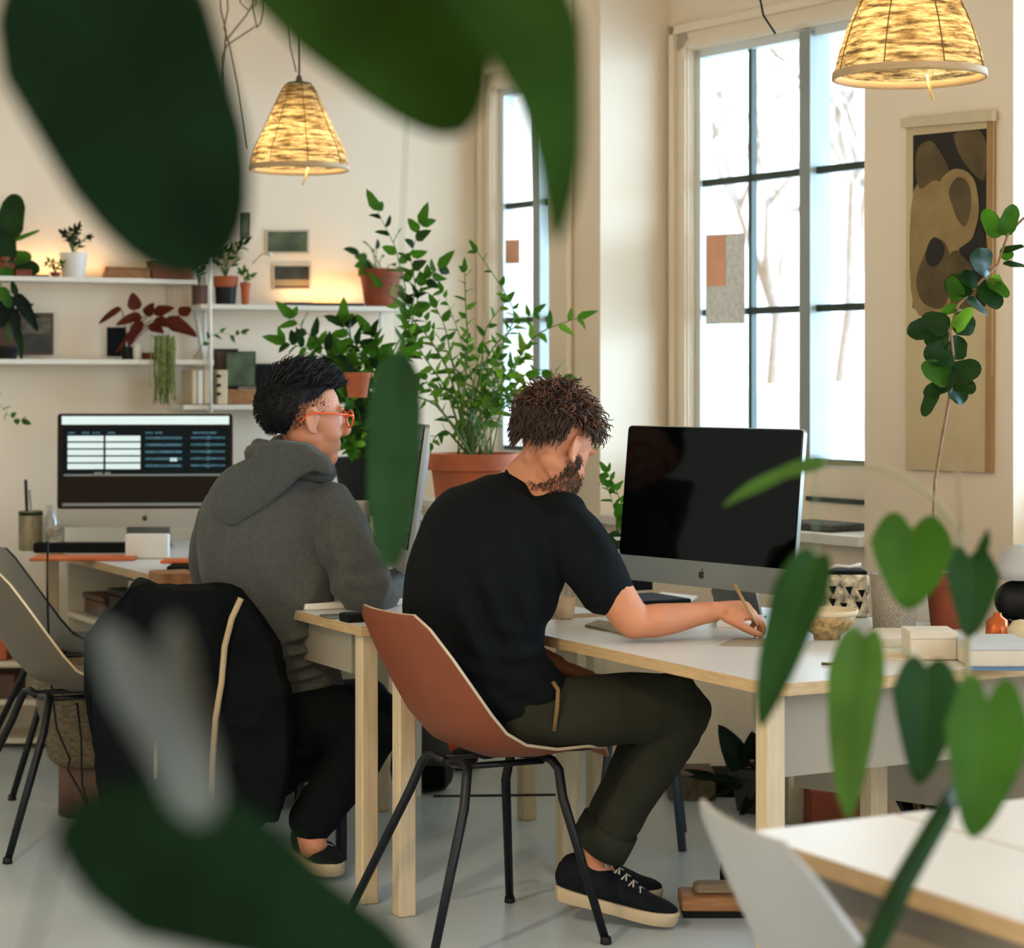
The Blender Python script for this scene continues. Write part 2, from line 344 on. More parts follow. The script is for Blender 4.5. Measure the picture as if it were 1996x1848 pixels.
m = MB(); m.box(2, 40, 9.5, 60, -.2, -.08); tag(m.build('ground_outside', M_fac, smooth=False), kind='structure')
def bare_tree(px, base_py, top_py, Y, label, name='street_tree', seed=1):
    rnd = random.Random(seed); m = MB(); b = P(px, base_py, Y); b.z = -.05; top = P(px+25, top_py, Y)
    def br(p, d, L, r, k):
        q = p+d*L; m.tube([p, (p+q)/2+V((rnd.uniform(-.05, .05)*L, 0, 0)), q], [r, r*.85, r*.6], 6)
        if k:
            for _ in range(3): br(q, (d+V((rnd.uniform(-.9, .9), rnd.uniform(-.5, .5), rnd.uniform(-.2, .5)))).normalized(), L*.62, r*.55, k-1)
    h = top.z-b.z; br(b, V((.05, 0, 1)), h*.42, .14, 4)
    return tag(m.build(name, mat('bark_in_haze', (168, 158, 148), .9, var=.15, vs=20)), label, 'tree')  # bark lightened so the colour itself carries the haze
bare_tree(1640, 1000, 30, 20, 'pale bare tree out on the street seen through the right sash', seed=3)
bare_tree(1500, 1000, 120, 24, 'faint bare tree out on the street seen through the left sash', seed=9)
def car(px, py, Y, w, col, label):
    c = P(px, py, Y); r = root('car', (c.x, c.y, -.08), label, 'car'); mm = mat('car_'+str(col[0]), col, .4, var=.03); m = MB(); z = -.08
    pr = [(-w, .25), (-w, .75), (-w*.65, .85), (-w*.4, 1.35), (w*.35, 1.4), (w*.65, .9), (w, .8), (w, .25)]
    m.prism([V((c.x+x, c.y-.8, z+q)) for x, q in pr], (0, 1.6, 0)); m.build('car_body', mm, r)
    m = MB(); m.prism([V((c.x+x, c.y-.82, z+q)) for x, q in [(-w*.55, .88), (-w*.36, 1.28), (w*.32, 1.32), (w*.55, .92)]], (0, 1.64, 0)); m.build('car_windows', mat('car_glass', (176, 186, 186), .6), r, False)
    for sx in (-.6, .6):
        m = MB(); m.tube([(c.x+sx*w, c.y-.84, z+.3), (c.x+sx*w, c.y-.6, z+.3)], .3, 16); m.build('wheel', M_frd, r)
car(1650, 640, 22, 1.9, (214, 216, 214), 'pale grey parked car outside behind the right window sash')
car(1500, 640, 19, 1.7, (200, 204, 202), 'pale teal-grey parked car outside behind the left window sash')
# papers taped to the panes
def flat(name, pts, m, label=None, cat=None, d=V((0, -.002, 0)), group=None, parent=None):
    mb = MB(); mb.prism(pts, d); o = mb.build(name, m, parent, False)
    return tag(o, label, cat, group) if label else o
R9 = RW+.02
def wq(x0, y0, x1, y1, r): return [Pw(x0, y0, r), Pw(x0, y1, r), Pw(x1, y1-(x1-x0)*.02, r), Pw(x1, y0-(x1-x0)*.05, r)]
r_ = root('window_notice', Pw(1415, 630, R9), 'orange and grey printed notice taped inside the left window panes', 'notice')
flat('paper_sheet', wq(1376, 458, 1452, 632, R9), mat('notice_grey', (226, 230, 230), .8, var=.12, vs=60, emit=.0), d=-WW*.001, parent=r_)
flat('orange_panel', wq(1377, 460, 1414, 558, R9-.002), mat('notice_orange', (240, 178, 146), .8, var=.08), d=-WW*.001, parent=r_)
flat('window_sticker', wq(985, 468, 1013, 514, R9), mat('sticker_orange', (230, 178, 146), .8, var=.1), 'small peach paper stuck on the far window pane', 'sticker', d=-WW*.001)
# ================================================================ TABLES
UT = V((.473, -.881, 0)); WT = V((.881, .473, 0)); TH = .72; RT = math.atan2(-.881, .473)
def tabletop(pts, z=TH, th=.026):
    m = MB(); n = len(pts); lo = [V((p[0], p[1], z-th)) for p in pts]; hi = [V((p[0], p[1], z)) for p in pts]
    m.add(lo+hi, [tuple(range(n-1, -1, -1))], 0); m.add(hi, [tuple(range(n))], 0)
    for i in range(n): j = (i+1) % n; m.add([lo[i], lo[j], hi[j], hi[i]], [(0, 1, 2, 3)], 1)
    return m
def leg(parent, p, w=.046, z1=TH-.027, m=M_leg, name='leg', rz=RT):
    mb = MB(); c, s_ = math.cos(rz)*w/2, math.sin(rz)*w/2; mb.obox((p[0], p[1], z1/2), (c, s_, 0), (-s_, c, 0), (0, 0, z1/2), 0, .003); return sharp(mb.build(name, m, parent))
M_panel = mat('grey_beige_panel', (150, 142, 126), .6, var=.03)
def rail(parent, a, b, z0, z1, th=.02, m=M_panel, name='apron'):
    a, b = V((a[0], a[1], z0)), V((b[0], b[1], z0)); d = (b-a).normalized(); n_ = V((-d.y, d.x, 0))*th; mb = MB(); mb.prism([a, b, b+n_, a+n_], (0, 0, z1-z0)); return mb.build(name, m, parent, False)
# table B: where the man in the dark T-shirt works
p0 = V((.542, 4.45, 0)); p1 = V((.02, 5.42, 0)); p2 = V((-.30, 5.44, 0)); p3 = p2+WT*1.12; p4 = p0+WT*1.25
tB = root('desk', (.6, 5.3, 0), 'large white desk with plywood edge and pale wooden legs under the right computer', 'desk')
ch = .035
o = tabletop([p0+WT*ch, p0-UT*ch, p1, p2, p3, p4]).build('desk_top', [M_top, M_ply], tB, False)
leg(tB, p0-UT*.10+WT*.06); leg(tB, (-.272, 5.43)); leg(tB, P(1107, 0, 5.97)); leg(tB, P(1162, 0, 6.3)); leg(tB, p4-WT*.06-UT*.08)
leg(tB, P(1703, 0, 5.3), w=.05)
rail(tB, p0-UT*.12+WT*.09, p0-UT*.12+WT*1.15, .50, .69, name='apron')
rail(tB, p3+UT*.3+WT*-.1, p4-UT*.1-WT*.12, .28, .69, name='modesty_panel')
# table A/C: long row on the left
a0 = V((-.385, 5.5, 0))
tA = root('desk', tuple(a0-UT*1.3), 'long white desk row under the left computer and the person in the grey hoodie', 'desk')
LA = 3.0
tabletop([a0, a0-UT*LA, a0-UT*LA+WT*.8, a0+WT*.72]).build('desk_top', [M_top, M_ply], tA, False)
leg(tA, (-.395+.02, 5.56)); leg(tA, a0-UT*.1+WT*.66); leg(tA, P(1027, 0, 6.62)); leg(tA, a0-UT*2.95+WT*.05); leg(tA, P(740, 0, 6.75))
rail(tA, a0-UT*.15+WT*.06, a0-UT*.9+WT*.06, .58, .69, name='apron')
m = MB(); a = P(846, 1552, 6.6); b = P(1115, 1549, 6.2); m.tube([a, b], .004, 6); m.build('cross_rod', M_blk, tA)
# pedestal cabinet and open shelf under the row
def rowbox(t0, t1, d0, d1, z0, z1, mb, mi=0, bev=0):
    c = a0-UT*(t0+t1)/2+WT*(d0+d1)/2; c.z = (z0+z1)/2; return mb.obox(c, UT*(t1-t0)/2, WT*(d1-d0)/2, V((0, 0, (z1-z0)/2)), mi, bev)
cab = root('drawer_cabinet', tuple(a0-UT*1.7+WT*.3), 'white drawer cabinet under the far end of the long left desk', 'cabinet')
M_cab = mat('cabinet_white', (206, 196, 172), .5, var=.03)
m = MB(); rowbox(1.25, 2.05, .07, .62, .06, .68, m); m.build('body', M_cab, cab, False)
for (z0, z1) in [(.47, .67), (.27, .46), (.07, .26)]:
    m = MB(); rowbox(1.26, 1.64, .05, .07, z0, z1, m, bev=.003); d = sharp(m.build('drawer', M_cab, cab)); m = MB(); rowbox(1.42, 1.48, .038, .05, z1-.06, z1-.045, m); m.build('knob', M_dwood, d, False)
    m = MB(); rowbox(1.65, 2.04, .05, .07, z0, z1, m, bev=.003); d = sharp(m.build('drawer', M_cab, cab)); m = MB(); rowbox(1.8, 1.86, .038, .05, z1-.06, z1-.045, m); m.build('knob', M_dwood, d, False)
shf = root('open_shelf', tuple(a0-UT*2.4+WT*.3), 'white open shelf unit under the left desk beside the drawer cabinet', 'shelf')
for (t0, t1, z0, z1) in [(2.08, 2.10, .04, .66), (2.9, 2.92, .04, .66), (2.1, 2.9, .04, .06), (2.1, 2.9, .27, .29), (2.1, 2.9, .46, .48)]:
    m = MB(); rowbox(t0, t1, .1, .55, z0, z1, m); m.build('board' if t1-t0 > .1 else 'side_panel', M_cab, shf, False)
for k, (t0, t1, z0, z1, mm, lb) in enumerate([(2.12, 2.5, .481, .60, M_blkp, 'black storage box on the top board of the open shelf'), (2.55, 2.8, .481, .56, M_dwood, 'brown box on the open shelf beside the black box'), (2.15, 2.45, .291, .40, M_dwood, 'dark wooden box on the middle board of the open shelf')]):
    m = MB(); rowbox(t0, t1, .13, .45, z0, z1-.02, m, bev=.006); r_ = root('storage_box', (0, 0, 0), lb, 'box'); sharp(m.build('body', mm, r_)); m = MB(); rowbox(t0-.004, t1+.004, .125, .455, z1-.02, z1, m, bev=.004); sharp(m.build('lid', mm, r_))
# white foreground table F
f0 = P(1452, 1622, 3.0); f0.z = 0
tF = root('desk', tuple(f0+UT*.6+WT*.3), 'blurred white table corner with plywood edge at lower right beside white chair', 'desk')
tabletop([f0, f0+UT*1.9, f0+UT*1.9+WT*.26, f0+WT*.262], TH).build('desk_top', [M_top, M_ply], tF, False)
tabletop([f0+WT*.266, f0+UT*1.9+WT*.266, f0+UT*1.9+WT*1.0, f0+WT*1.0], TH).build('desk_top', [M_top, M_ply], tF, False)
rail(tF, f0+UT*.08+WT*.05, f0+UT*1.8+WT*.05, .53, .69, name='apron'); leg(tF, f0+UT*.16+WT*.16); leg(tF, f0+UT*.10+WT*.9); leg(tF, f0+UT*1.8+WT*.9)
leg(tF, f0+UT*1.8+WT*.08)
# ================================================================ CHAIRS
def shell_mb(col_rim=1):
    prof = [(-.272, .80), (-.262, .765), (-.232, .69), (-.196, .61), (-.155, .535), (-.10, .474), (-.02, .442), (.08, .438), (.17, .452), (.225, .455), (.25, .44)]
    hw = [.135, .18, .21, .222, .226, .226, .220, .212, .205, .195, .17]
    bowl = [.01, .02, .035, .05, .06, .06, .05, .035, .02, .008, -.004]; N = 14
    def pt(i, q, off):
        x, z = prof[i]; i0, i1 = max(i-1, 0), min(i+1, len(prof)-1); tx, tz_ = prof[i1][0]-prof[i0][0], prof[i1][1]-prof[i0][1]
        l = math.hypot(tx, tz_); nx, nz = -tz_/l, tx/l    # normal towards the sitter
        if nx+nz < 0: nx, nz = -nx, -nz
        h = bowl[i]*abs(q)**2.6+off; return V((q*hw[i], x+nx*h, z+nz*h))
    m = MB(); R = len(prof); qs = [-1+2*k/N for k in range(N+1)]
    top = [pt(i, q, .003) for i in range(R) for q in qs]; bot = [pt(i, q, -.004) for i in range(R) for q in qs]
    n = N+1
    m.add(top, [(i*n+k, i*n+k+1, i*n+n+k+1, i*n+n+k) for i in range(R-1) for k in range(N)], 0)
    m.add(bot, [(i*n+k, i*n+n+k, i*n+n+k+1, i*n+k+1) for i in range(R-1) for k in range(N)], 0)
    ring = [k for k in range(n)]+[i*n+N for i in range(1, R)]+[(R-1)*n+k for k in range(N-1, -1, -1)]+[i*n for i in range(R-2, 0, -1)]
    L = len(ring); m.add([top[i] for i in ring]+[bot[i] for i in ring], [(i, L+i, L+(i+1) % L, (i+1) % L) for i in range(L)], 1)
    return m
def shell_chair(loc, rz, mshell, mrim, label, legs=None, mleg=M_blk, group=None):
    r = root('shell_chair', loc, label, 'chair', rz, group)
    o = shell_mb().build('shell', [mshell, mrim], r, world=False)
    lg = legs or [(-.235, -.27), (.235, -.27), (-.235, .20), (.235, .20)]
    for (x, y) in lg:
        tx = x*.45; ty = -.10 if y < 0 else .12
        pts = [V((tx*.2, ty, .425)), V((tx*.8, ty, .432)), V((tx, ty*1.06, .426)), V((tx*1.12, ty*1.15, .405)), V((x*.60, ty+(y-ty)*.2, .34)), V((x, y, .006))]
        m = MB(); m.tube(pts, [.011, .011, .0115, .012, .012, .0105], 10); l = m.build('leg', mleg, r, world=False)
        m = MB(); m.lathe([(.012, 0), (.014, .002), (.012, .018)], (x, y, 0), 12); m.build('foot_cap', M_blkp, l, world=False)
    m = MB(); m.tube([(-.07, -.10, .425), (.07, -.10, .425), (.07, .12, .42), (-.07, .12, .42), (-.07, -.10, .425)], .008, 8); m.build('under_frame', mleg, r, world=False)
    return r
M_tan = mat('tan_leather_shell', (126, 62, 30), .5, var=.06, vs=10, bump=.06, bs=60); M_rim = mat('pale_shell_edge', (170, 156, 134), .5, var=.05)
shell_chair((-.065, 5.26, 0), RT+.02, M_tan, M_rim, 'tan brown shell chair with black tube legs under the man in the dark T-shirt')
M_ws = mat('white_grey_shell', (150, 152, 150), .35, var=.03); M_dr = mat('dark_blue_edge', (44, 58, 72), .4, var=.05)
shell_chair(tuple(P(1818, 740, 2.75).xy)+(0,), RT-.22, M_ws, M_ws, 'blurred white shell chair at the lower right beside the white table', mleg=M_leg)
M_bs = mat('taupe_grey_shell', (96, 86, 70), .45, var=.05); M_ce = mat('cream_edge', (214, 196, 164), .5, var=.04)
shell_chair(tuple(P(140, 740, 6.35).xy)+(0,), RT+.05, M_bs, M_ce, 'taupe shell chair with cream edge and black legs at the left border')
M_gs = mat('grey_shell', (116, 112, 102), .45, var=.04)
shell_chair(tuple(P(142, 740, 7.25).xy)+(0,), RT+.0, M_gs, M_blk, 'grey shell chair with thick black rim standing behind the taupe chair')
# the hoodie wearer's chair (wooden seat, mostly under the jacket)
gc = root('wooden_chair', (-.63, 6.02, 0), 'wooden chair under the person in the grey hoodie with a black jacket over its back', 'chair')
Lh = V((-.05, .10, 0))
c = V((-.70, 6.10, 0)); fx, fy = WT, UT
m = MB(); m.obox(c+V((0, 0, .38)), fx*.21, fy*.18, V((0, 0, .014)), 0, .01); sharp(m.build('seat', M_leg, gc))
for i in (-1, 1):
    for j in (-1, 1): leg(gc, c+fx*.17*i+fy*.15*j, .026, .37, M_blk)
bc = P(372, 0, 6.0); bc.z = 0
m = MB(); a, b = P(300, 1160, 6.03), P(448, 1160, 5.92); m.tube([a, b], .016, 10); m.build('backrest', M_leg, gc)
for q in (a, b): m = MB(); m.tube([q, V((q.x+.1, q.y, .37))], .013, 8); m.build('back_post', M_leg, gc)
# stool with black legs behind the desk
st = root('stool', tuple(P(1270, 0, 6.25).xy)+(0,), 'black legged stool standing behind the man’s raised shin under the desk', 'stool')
c = P(1250, 0, 6.3); c.z = 0
m = MB(); m.lathe([(.02, .43), (.15, .43), (.16, .44), (.16, .455), (.15, .465), (.02, .465)], c, 24); m.build('seat', M_blkp, st)
for (x, y) in [(.1, -.12), (-.12, -.1), (.12, .12), (-.12, .12)]:
    m = MB(); m.tube([c+V((x*.7, y*.7, .43)), c+V((x*1.1, y*1.1, 0))], .012, 8); m.build('leg', M_dr, st)
# ================================================================ COMPUTERS
M_logo = mat('logo_black', (18, 22, 26), .4, var=.02)
def imac(loc, rz, label, tilt=.06, lit=False):
    r = root('desktop_computer', loc, label, 'computer', rz)
    W, z0, z1, chin = .325, .082, .505, .068
    def T(x, y, z): dz = z-.28; return V((x, y+dz*math.sin(tilt), .28+dz*math.cos(tilt)))
    def slab_(m, x0, x1, za, zb_, y0, y1, mi=0):
        m.add([T(x, y, z) for x in (x0, x1) for y in (y0, y1) for z in (za, zb_)], [(0, 1, 3, 2), (4, 6, 7, 5), (0, 4, 5, 1), (2, 3, 7, 6), (0, 2, 6, 4), (1, 5, 7, 3)], mi)
    def rr(x0, x1, za, zb_, y, rad, top):       # rounded outline
        pts = []
        for cx_, cz_, a0_ in [(x1-rad, za+rad, -90), (x1-rad, zb_-rad, 0), (x0+rad, zb_-rad, 90), (x0+rad, za+rad, 180)]:
            for k in range(4): g = math.radians(a0_+k*30); pts.append(T(cx_+rad*math.cos(g), y, cz_+rad*math.sin(g)))
        return pts
    m = MB()      # aluminium back, bulging
    ring0 = rr(-W, W, z0, z1, -.001, .012, 0); ring1 = rr(-W, W, z0, z1, .012, .012, 0); ring2 = rr(-W*.8, W*.8, z0+.05, z1-.05, .034, .05, 0); ring3 = rr(-W*.4, W*.4, z0+.12, z1-.12, .05, .05, 0); n = len(ring0)
    m.add(ring0+ring1+ring2+ring3, [tuple(range(n))]+[(k*n+i, k*n+(i+1) % n, k*n+n+(i+1) % n, k*n+n+i) for k in range(3) for i in range(n)]+[tuple(range(4*n-1, 3*n-1, -1))]); sharp(m.build('casing', M_alu, r, world=False), 50)
    m = MB(); pts = rr(-W+.002, W-.002, z0+chin, z1-.002, -.002, .010, 0); m.prism(pts, (0, -.003, 0)); scr = m.build('screen', M_scr, r, False, world=False)
    m = MB(); slab_(m, -W+.001, W-.001, z0+.001, z0+chin, -.004, -.001); m.build('chin', M_alu, r, False, world=False)
    m = MB()      # fruit mark on the chin
    cz_ = z0+chin*.48; ap = []
    for k in range(28):
        g = 2*math.pi*k/28; x = .0105*math.sin(g); z = .0108*math.cos(g)
        z -= .0035*math.exp(-(x/.003)**2)*(1 if z > 0 else -.45)
        dx, dz = x-.0125, z-.001
        if math.hypot(dx, dz) < .0062: x = .0125-.0062*abs(dx)/math.hypot(dx, dz); z = .001+.0062*dz/math.hypot(dx, dz)
        ap.append(T(x, -.0046, cz_+z))
    m.prism(ap, (0, -.0006, 0)); m.prism([T(.000, -.0046, cz_+.0115), T(.0035, -.0046, cz_+.0125), T(.0045, -.0046, cz_+.0175), T(.0008, -.0046, cz_+.0155)], (0, -.0006, 0)); m.build('logo', M_logo, r, False, world=False)
    m = MB(); m.box(-.095, .095, -.05, .13, 0, .006, bev=.002)
    m.prism([V((-.085, .115, .005)), V((.085, .115, .005)), V((.07, .05, .26)), V((-.07, .05, .26))], (0, .008, 0)); sharp(m.build('stand', M_alu, r, world=False))
    if lit:
        ml = mat('screen_light', (206, 226, 230), .5, var=.02, emit=.42); md = mat('screen_blue_text', (66, 104, 122), .5, var=.3, vs=90, emit=.3, spec=.1); mg = mat('screen_grey_line', (120, 124, 120), .5, var=.05, emit=.25, spec=.1); mdk = mat('screen_panel', (6, 16, 20), .5, var=.1, emit=.3, spec=.1)
        X = lambda px: (px-282)/325*.65; Z = lambda py: z1-(py-810)/(1042-810)*(z1-z0)
        def rect(m, x0, y0, x1, y1, mi, d=.0056): slab_(m, X(x0), X(x1), Z(y1), Z(y0), -d-.0003, -d, mi)
        m = MB(); rect(m, 128, 816, 437, 833, 0); rect(m, 130, 838, 436, 940, 3, .0053)
        for k in range(5): y = 856+k*14.2; rect(m, 139, y, 205, y+11, 0); rect(m, 209, y, 273, y+11, 0); rect(m, 282, y+2, 350, y+7, 1); rect(m, 366, y+2, 430, y+6, 1); rect(m, 395, y, 402, y+8, 1)
        for x in (139, 165, 185, 212, 282, 300, 370, 385, 400): rect(m, x, 848, x+14, 852, 1)
        rect(m, 132, 934, 436, 938, 2); rect(m, 130, 993, 436, 999, 2); rect(m, 328, 901, 341, 908, 0); rect(m, 188, 930, 203, 935, 2); rect(m, 208, 930, 218, 935, 2)
        m.build('screen_content', [ml, md, mg, mdk], r, False, world=False)
    return r
imac((-1.365, 8.02, TH), math.radians(3), 'silver desktop computer with lit spreadsheet-like screen on the left desk', .03, lit=True)
imac((.515, 5.69, TH), math.atan2(-.77, .64), 'silver desktop computer with dark screen facing the man in the dark T-shirt', .10)
imac((-.34, 6.36, TH), math.radians(-78), 'silver desktop computer seen edge-on in front of the person in the hoodie', .14)
# ================================================================ PEOPLE
def head_parts(mb, c, fw, up, s=1.0, face_mi=0):
    fw = V(fw).normalized(); up = V(up); up = (up-fw*up.dot(fw)).normalized(); rt = fw.cross(up)
    def H(x, y, z): return c+(rt*x+fw*y+up*z)*s
    def E(x, y, z, a, b, d): mb.ell(H(x, y, z), rt*a*s, fw*b*s, up*d*s, 24, 16)
    E(0, -.012, .035, .074, .095, .083); E(0, .03, .0, .062, .062, .07); E(0, .035, -.045, .053, .055, .055); E(0, .062, -.088, .026, .026, .024)
    for sx in (-1, 1):
        E(sx*.033, .05, -.03, .026, .034, .026); E(sx*.036, .018, -.055, .016, .045, .028); E(sx*.03, .0, -.04, .03, .05, .03)
        E(sx*.028, .076, .033, .026, .013, .009)
        ear = [(.010, -.018), (.013, .004), (.010, .024), (-.004, .034), (-.017, .026), (-.019, .006), (-.013, -.012), (-.004, -.028), (.006, -.030), (.010, -.018)]
        mb.tube([H(sx*(.079+.004*(ey < -.0)-(.006 if ey > .006 else 0)), ey-.004, ez) for ey, ez in ear], .0042, 8, cap=False)
        mb.ell(H(sx*.073, -.006, -.0), rt*.0045*s, fw*.015*s, up*.029*s, 14, 10); mb.ell(H(sx*.077, .003, -.026), rt*.005*s, fw*.008*s, up*.009*s, 12, 8)
        mb.tube([H(sx*.078, -.012, .014), H(sx*.080, -.010, -.002), H(sx*.078, -.002, -.014)], .003, 6)
    mb.loft([(H(0, .084, .028), .007*s, .007*s), (H(0, .097, .004), .009*s, .009*s), (H(0, .108, -.018), .013*s, .012*s), (H(0, .098, -.028), .012*s, .010*s)], rt, 12, 3)
    E(0, .084, -.054, .021, .010, .006); E(0, .082, -.066, .019, .011, .007)
    return H, rt, fw, up
def hand_parts(mb, wrist, d, nrm, L=.18, curl=.6, thumb=1):
    """palm and five fingers; d along the hand, nrm out of the back of the hand, thumb on the side d x nrm * thumb"""
    d = V(d).normalized(); nrm = V(nrm); nrm = (nrm-d*nrm.dot(d)).normalized(); sd = d.cross(nrm)*thumb
    mb.loft([(wrist, .026, .019), (wrist+d*.03, .034, .018), (wrist+d*.065, .040, .016), (wrist+d*.092, .038, .013)], sd, 16, 4)
    for k, (o, l) in enumerate([(.030, .074), (.010, .084), (-.011, .078), (-.030, .060)]):
        b = wrist+d*.088+sd*o; pts = [b]; ang = .15; p = b; dd = d
        for j, f in enumerate((.42, .33, .25)):
            ang += curl*(.8+.12*k)*(1 if j else .7); v = d*math.cos(ang)-nrm*math.sin(ang)+sd*o*.8; p = p+v.normalized()*l*f; pts.append(p)
        r = [.0095, .0088, .0080, .0068]; mb.loft([(q, rr_, rr_) for q, rr_ in zip(pts, r)], sd, 10, 3)
    b = wrist+d*.02+sd*.028; t1 = b+d*.035+sd*.022-nrm*.012; t2 = t1+d*.032+sd*.004-nrm*.016; t3 = t2+d*.024-sd*.004-nrm*.012
    mb.loft([(b, .014, .014), (t1, .0115, .0115), (t2, .010, .010), (t3, .008, .008)], nrm, 10, 3)
def strands(name, parent, m, c, rt, fw, up, ra, cond, n, L, curl, rad, dirf, seed, off=1.0):
    rnd = random.Random(seed); mb = MB()
    k = 0
    while k < n:
        v = V((rnd.gauss(0, 1), rnd.gauss(0, 1), rnd.gauss(0, 1))).normalized()
        if not cond(v): continue
        k += 1
        p = c+rt*v.x*ra[0]*off+fw*v.y*ra[1]*off+up*v.z*ra[2]*off; nn = (rt*v.x/ra[0]+fw*v.y/ra[1]+up*v.z/ra[2]).normalized()
        d = dirf(v, nn, rnd); l = L(v, rnd); ph = rnd.uniform(0, 6.28); s1 = nn.cross(d); s1 = s1.normalized() if s1.length > .01 else rt; pts = []
        cu = curl*rnd.uniform(.5, 1.3); seg = 7
        for j in range(seg):
            t = j/(seg-1); q = p+d*l*t+nn*(l*.25*math.sin(t*2.6))-nn*(l*.15*t)
            q += s1*(cu*math.sin(ph+t*7)*t**.5)+nn*(cu*.6*math.cos(ph+t*7)*t**.5); pts.append(q)
        r = rad*rnd.uniform(.6, 1.2); mb.tube(pts, [r*.7, r, r, r*.95, r*.8, r*.55, r*.1], 4, rnd.choice((0, 0, 1)), cap=False)
    return mb.build(name, m, parent)
def shoe(parent, heel, toe, m_up, m_sole, w=.048, h=.1, lace=True, pitch=0, name='shoe'):
    heel, toe = V(heel), V(toe); d = toe-heel; L = d.length; d.normalize(); up = V((0, 0, 1)); up = (up-d*d.z).normalized(); sd = d.cross(up)
    prof = [(0, .55), (.03, .78), (.12, .9), (.3, .82), (.5, .86), (.7, 1.03), (.82, 1.02), (.92, .8), (.98, .45), (1.0, .2)]
    out_ = [heel+d*(t*L)+sd*(w*q) for t, q in prof]+[heel+d*(t*L)-sd*(w*q*.93) for t, q in reversed(prof)]
    m = MB(); n = len(out_); vs = []; cen = (heel+toe)/2
    for (z, s_) in [(0, .96), (.008, 1.0), (.022, 1.02), (.028, .99)]: vs += [cen+(q-cen)*s_+up*(z+(.008 if z > .01 else 0)*(abs((q-heel).dot(d)/L-.5)*2)**2) for q in out_]
    m.add(vs, [tuple(range(n-1, -1, -1))]+[(k*n+i, k*n+(i+1) % n, k*n+n+(i+1) % n, k*n+n+i) for k in range(3) for i in range(n)]+[tuple(range(3*n, 4*n))]); so = sharp(m.build('sole', m_sole, parent))
    so.name = name+'_sole'
    m = MB(); secs = []
    for t, hw_, hh in [(.03, .035, .055), (.14, .040, .062), (.3, .040, .058), (.45, .042, .050), (.6, .045, .040), (.75, .046, .029), (.88, .038, .024), (.96, .022, .018)]:
        secs.append((heel+d*(t*L)+up*(.022+hh*.62), hw_*w/.048, hh*.78))
    m.loft(secs, sd, 22, 4); u = m.build(name, m_up, parent)
    for v in u.data.vertices:
        q = v.co-heel; hgt = q.dot(up)
        if hgt < .024: v.co += up*(.024-hgt)
    if lace:
        m = MB()
        for k in range(5):
            t = .40+k*.065; z = .022+.095-(k*.0115); c_ = heel+d*(t*L)+up*z
            m.tube([c_-sd*.024-up*.006+d*.006, c_+up*.003, c_+sd*.024-up*.006-d*.006], .0024, 5); m.tube([c_+sd*.024-up*.006+d*.006, c_+up*.004, c_-sd*.024-up*.006-d*.006], .0024, 5)
        c_ = heel+d*(.38*L)+up*.122
        for s_ in (-1, 1): m.tube([c_, c_+sd*.02*s_+up*.014, c_+sd*.04*s_+up*.006-d*.004, c_+sd*.035*s_-up*.012, c_+sd*.01*s_-up*.004, c_], .0022, 5)
        m.build(name+'_laces', mat('lace_grey', (176, 172, 160), .8), u)
    return u
# ---------- person in the dark T-shirt
S = V((.85, -.5, 0)); BW = 5.27
A = root('person', (-.02, 5.27, 0), 'person with curly brown hair in a black T-shirt and olive trousers, writing at desk', 'person')
b = MB()
hc = P(1080, 872, 5.30); Hf = V((.64, .60, -.50)); Hu = V((.40, .30, .9))
H, rt_, fw_, up_ = head_parts(b, hc, Hf, Hu, 1.06)
b.loft([(P(985, 985, 5.38), .07, .06), (P(1010, 955, 5.36), .064, .058), (P(1040, 920, 5.34), .058, .056), (P(1070, 885, 5.32), .058, .058)], S, 18, 4)
b.loft([(P(1045, 930, 5.335), .05, .05), (P(1085, 1000, 5.28), .05, .05)], S, 14, 3)
tors = [(P(985, 1395, 5.30), .14, .11), (P(960, 1330, 5.30), .14, .11), (P(935, 1220, 5.30), .165, .11), (P(945, 1120, 5.32), .18, .115), (P(975, 1030, 5.34), .17, .10), (P(990, 985, 5.35), .11, .07)]
b.loft(tors, S, 20, 4)
# right arm (near), forearm on the desk
sh = P(1112, 1040, 5.22); el = P(1240, 1222, 5.16); wr = P(1392, 1192, 5.22)
b.loft([(sh, .055, .055), (P(1180, 1130, 5.18), .052, .050), (P(1226, 1200, 5.16), .046, .046), (P(1250, 1219, 5.16), .040, .038)], V((0, 1, 0)), 16, 5)
b.loft([(P(1234, 1214, 5.16), .037, .036), (P(1275, 1210, 5.17), .043, .041), (P(1320, 1204, 5.19), .036, .036), (P(1360, 1197, 5.21), .028, .029), (wr, .024, .026)], V((0, 1, 0)), 16, 5)
hand_parts(b, P(1392, 1190, 5.22), V((.95, .22, -.02)), V((-.05, -.45, .9)), curl=.78, thumb=1)
# left arm (far), resting on the lap
b.loft([(P(860, 1040, 5.50), .055, .055), (P(890, 1150, 5.52), .048, .048), (P(950, 1230, 5.50), .04, .04)], V((0, 1, 0)), 14, 4)
b.loft([(P(950, 1230, 5.50), .04, .04), (P(1030, 1275, 5.48), .035, .035), (P(1090, 1300, 5.46), .027, .027)], V((0, 1, 0)), 14, 4)
hand_parts(b, P(1090, 1300, 5.46), V((.95, .1, -.3)), V((.2, 0, .95)), curl=.35, thumb=-1)
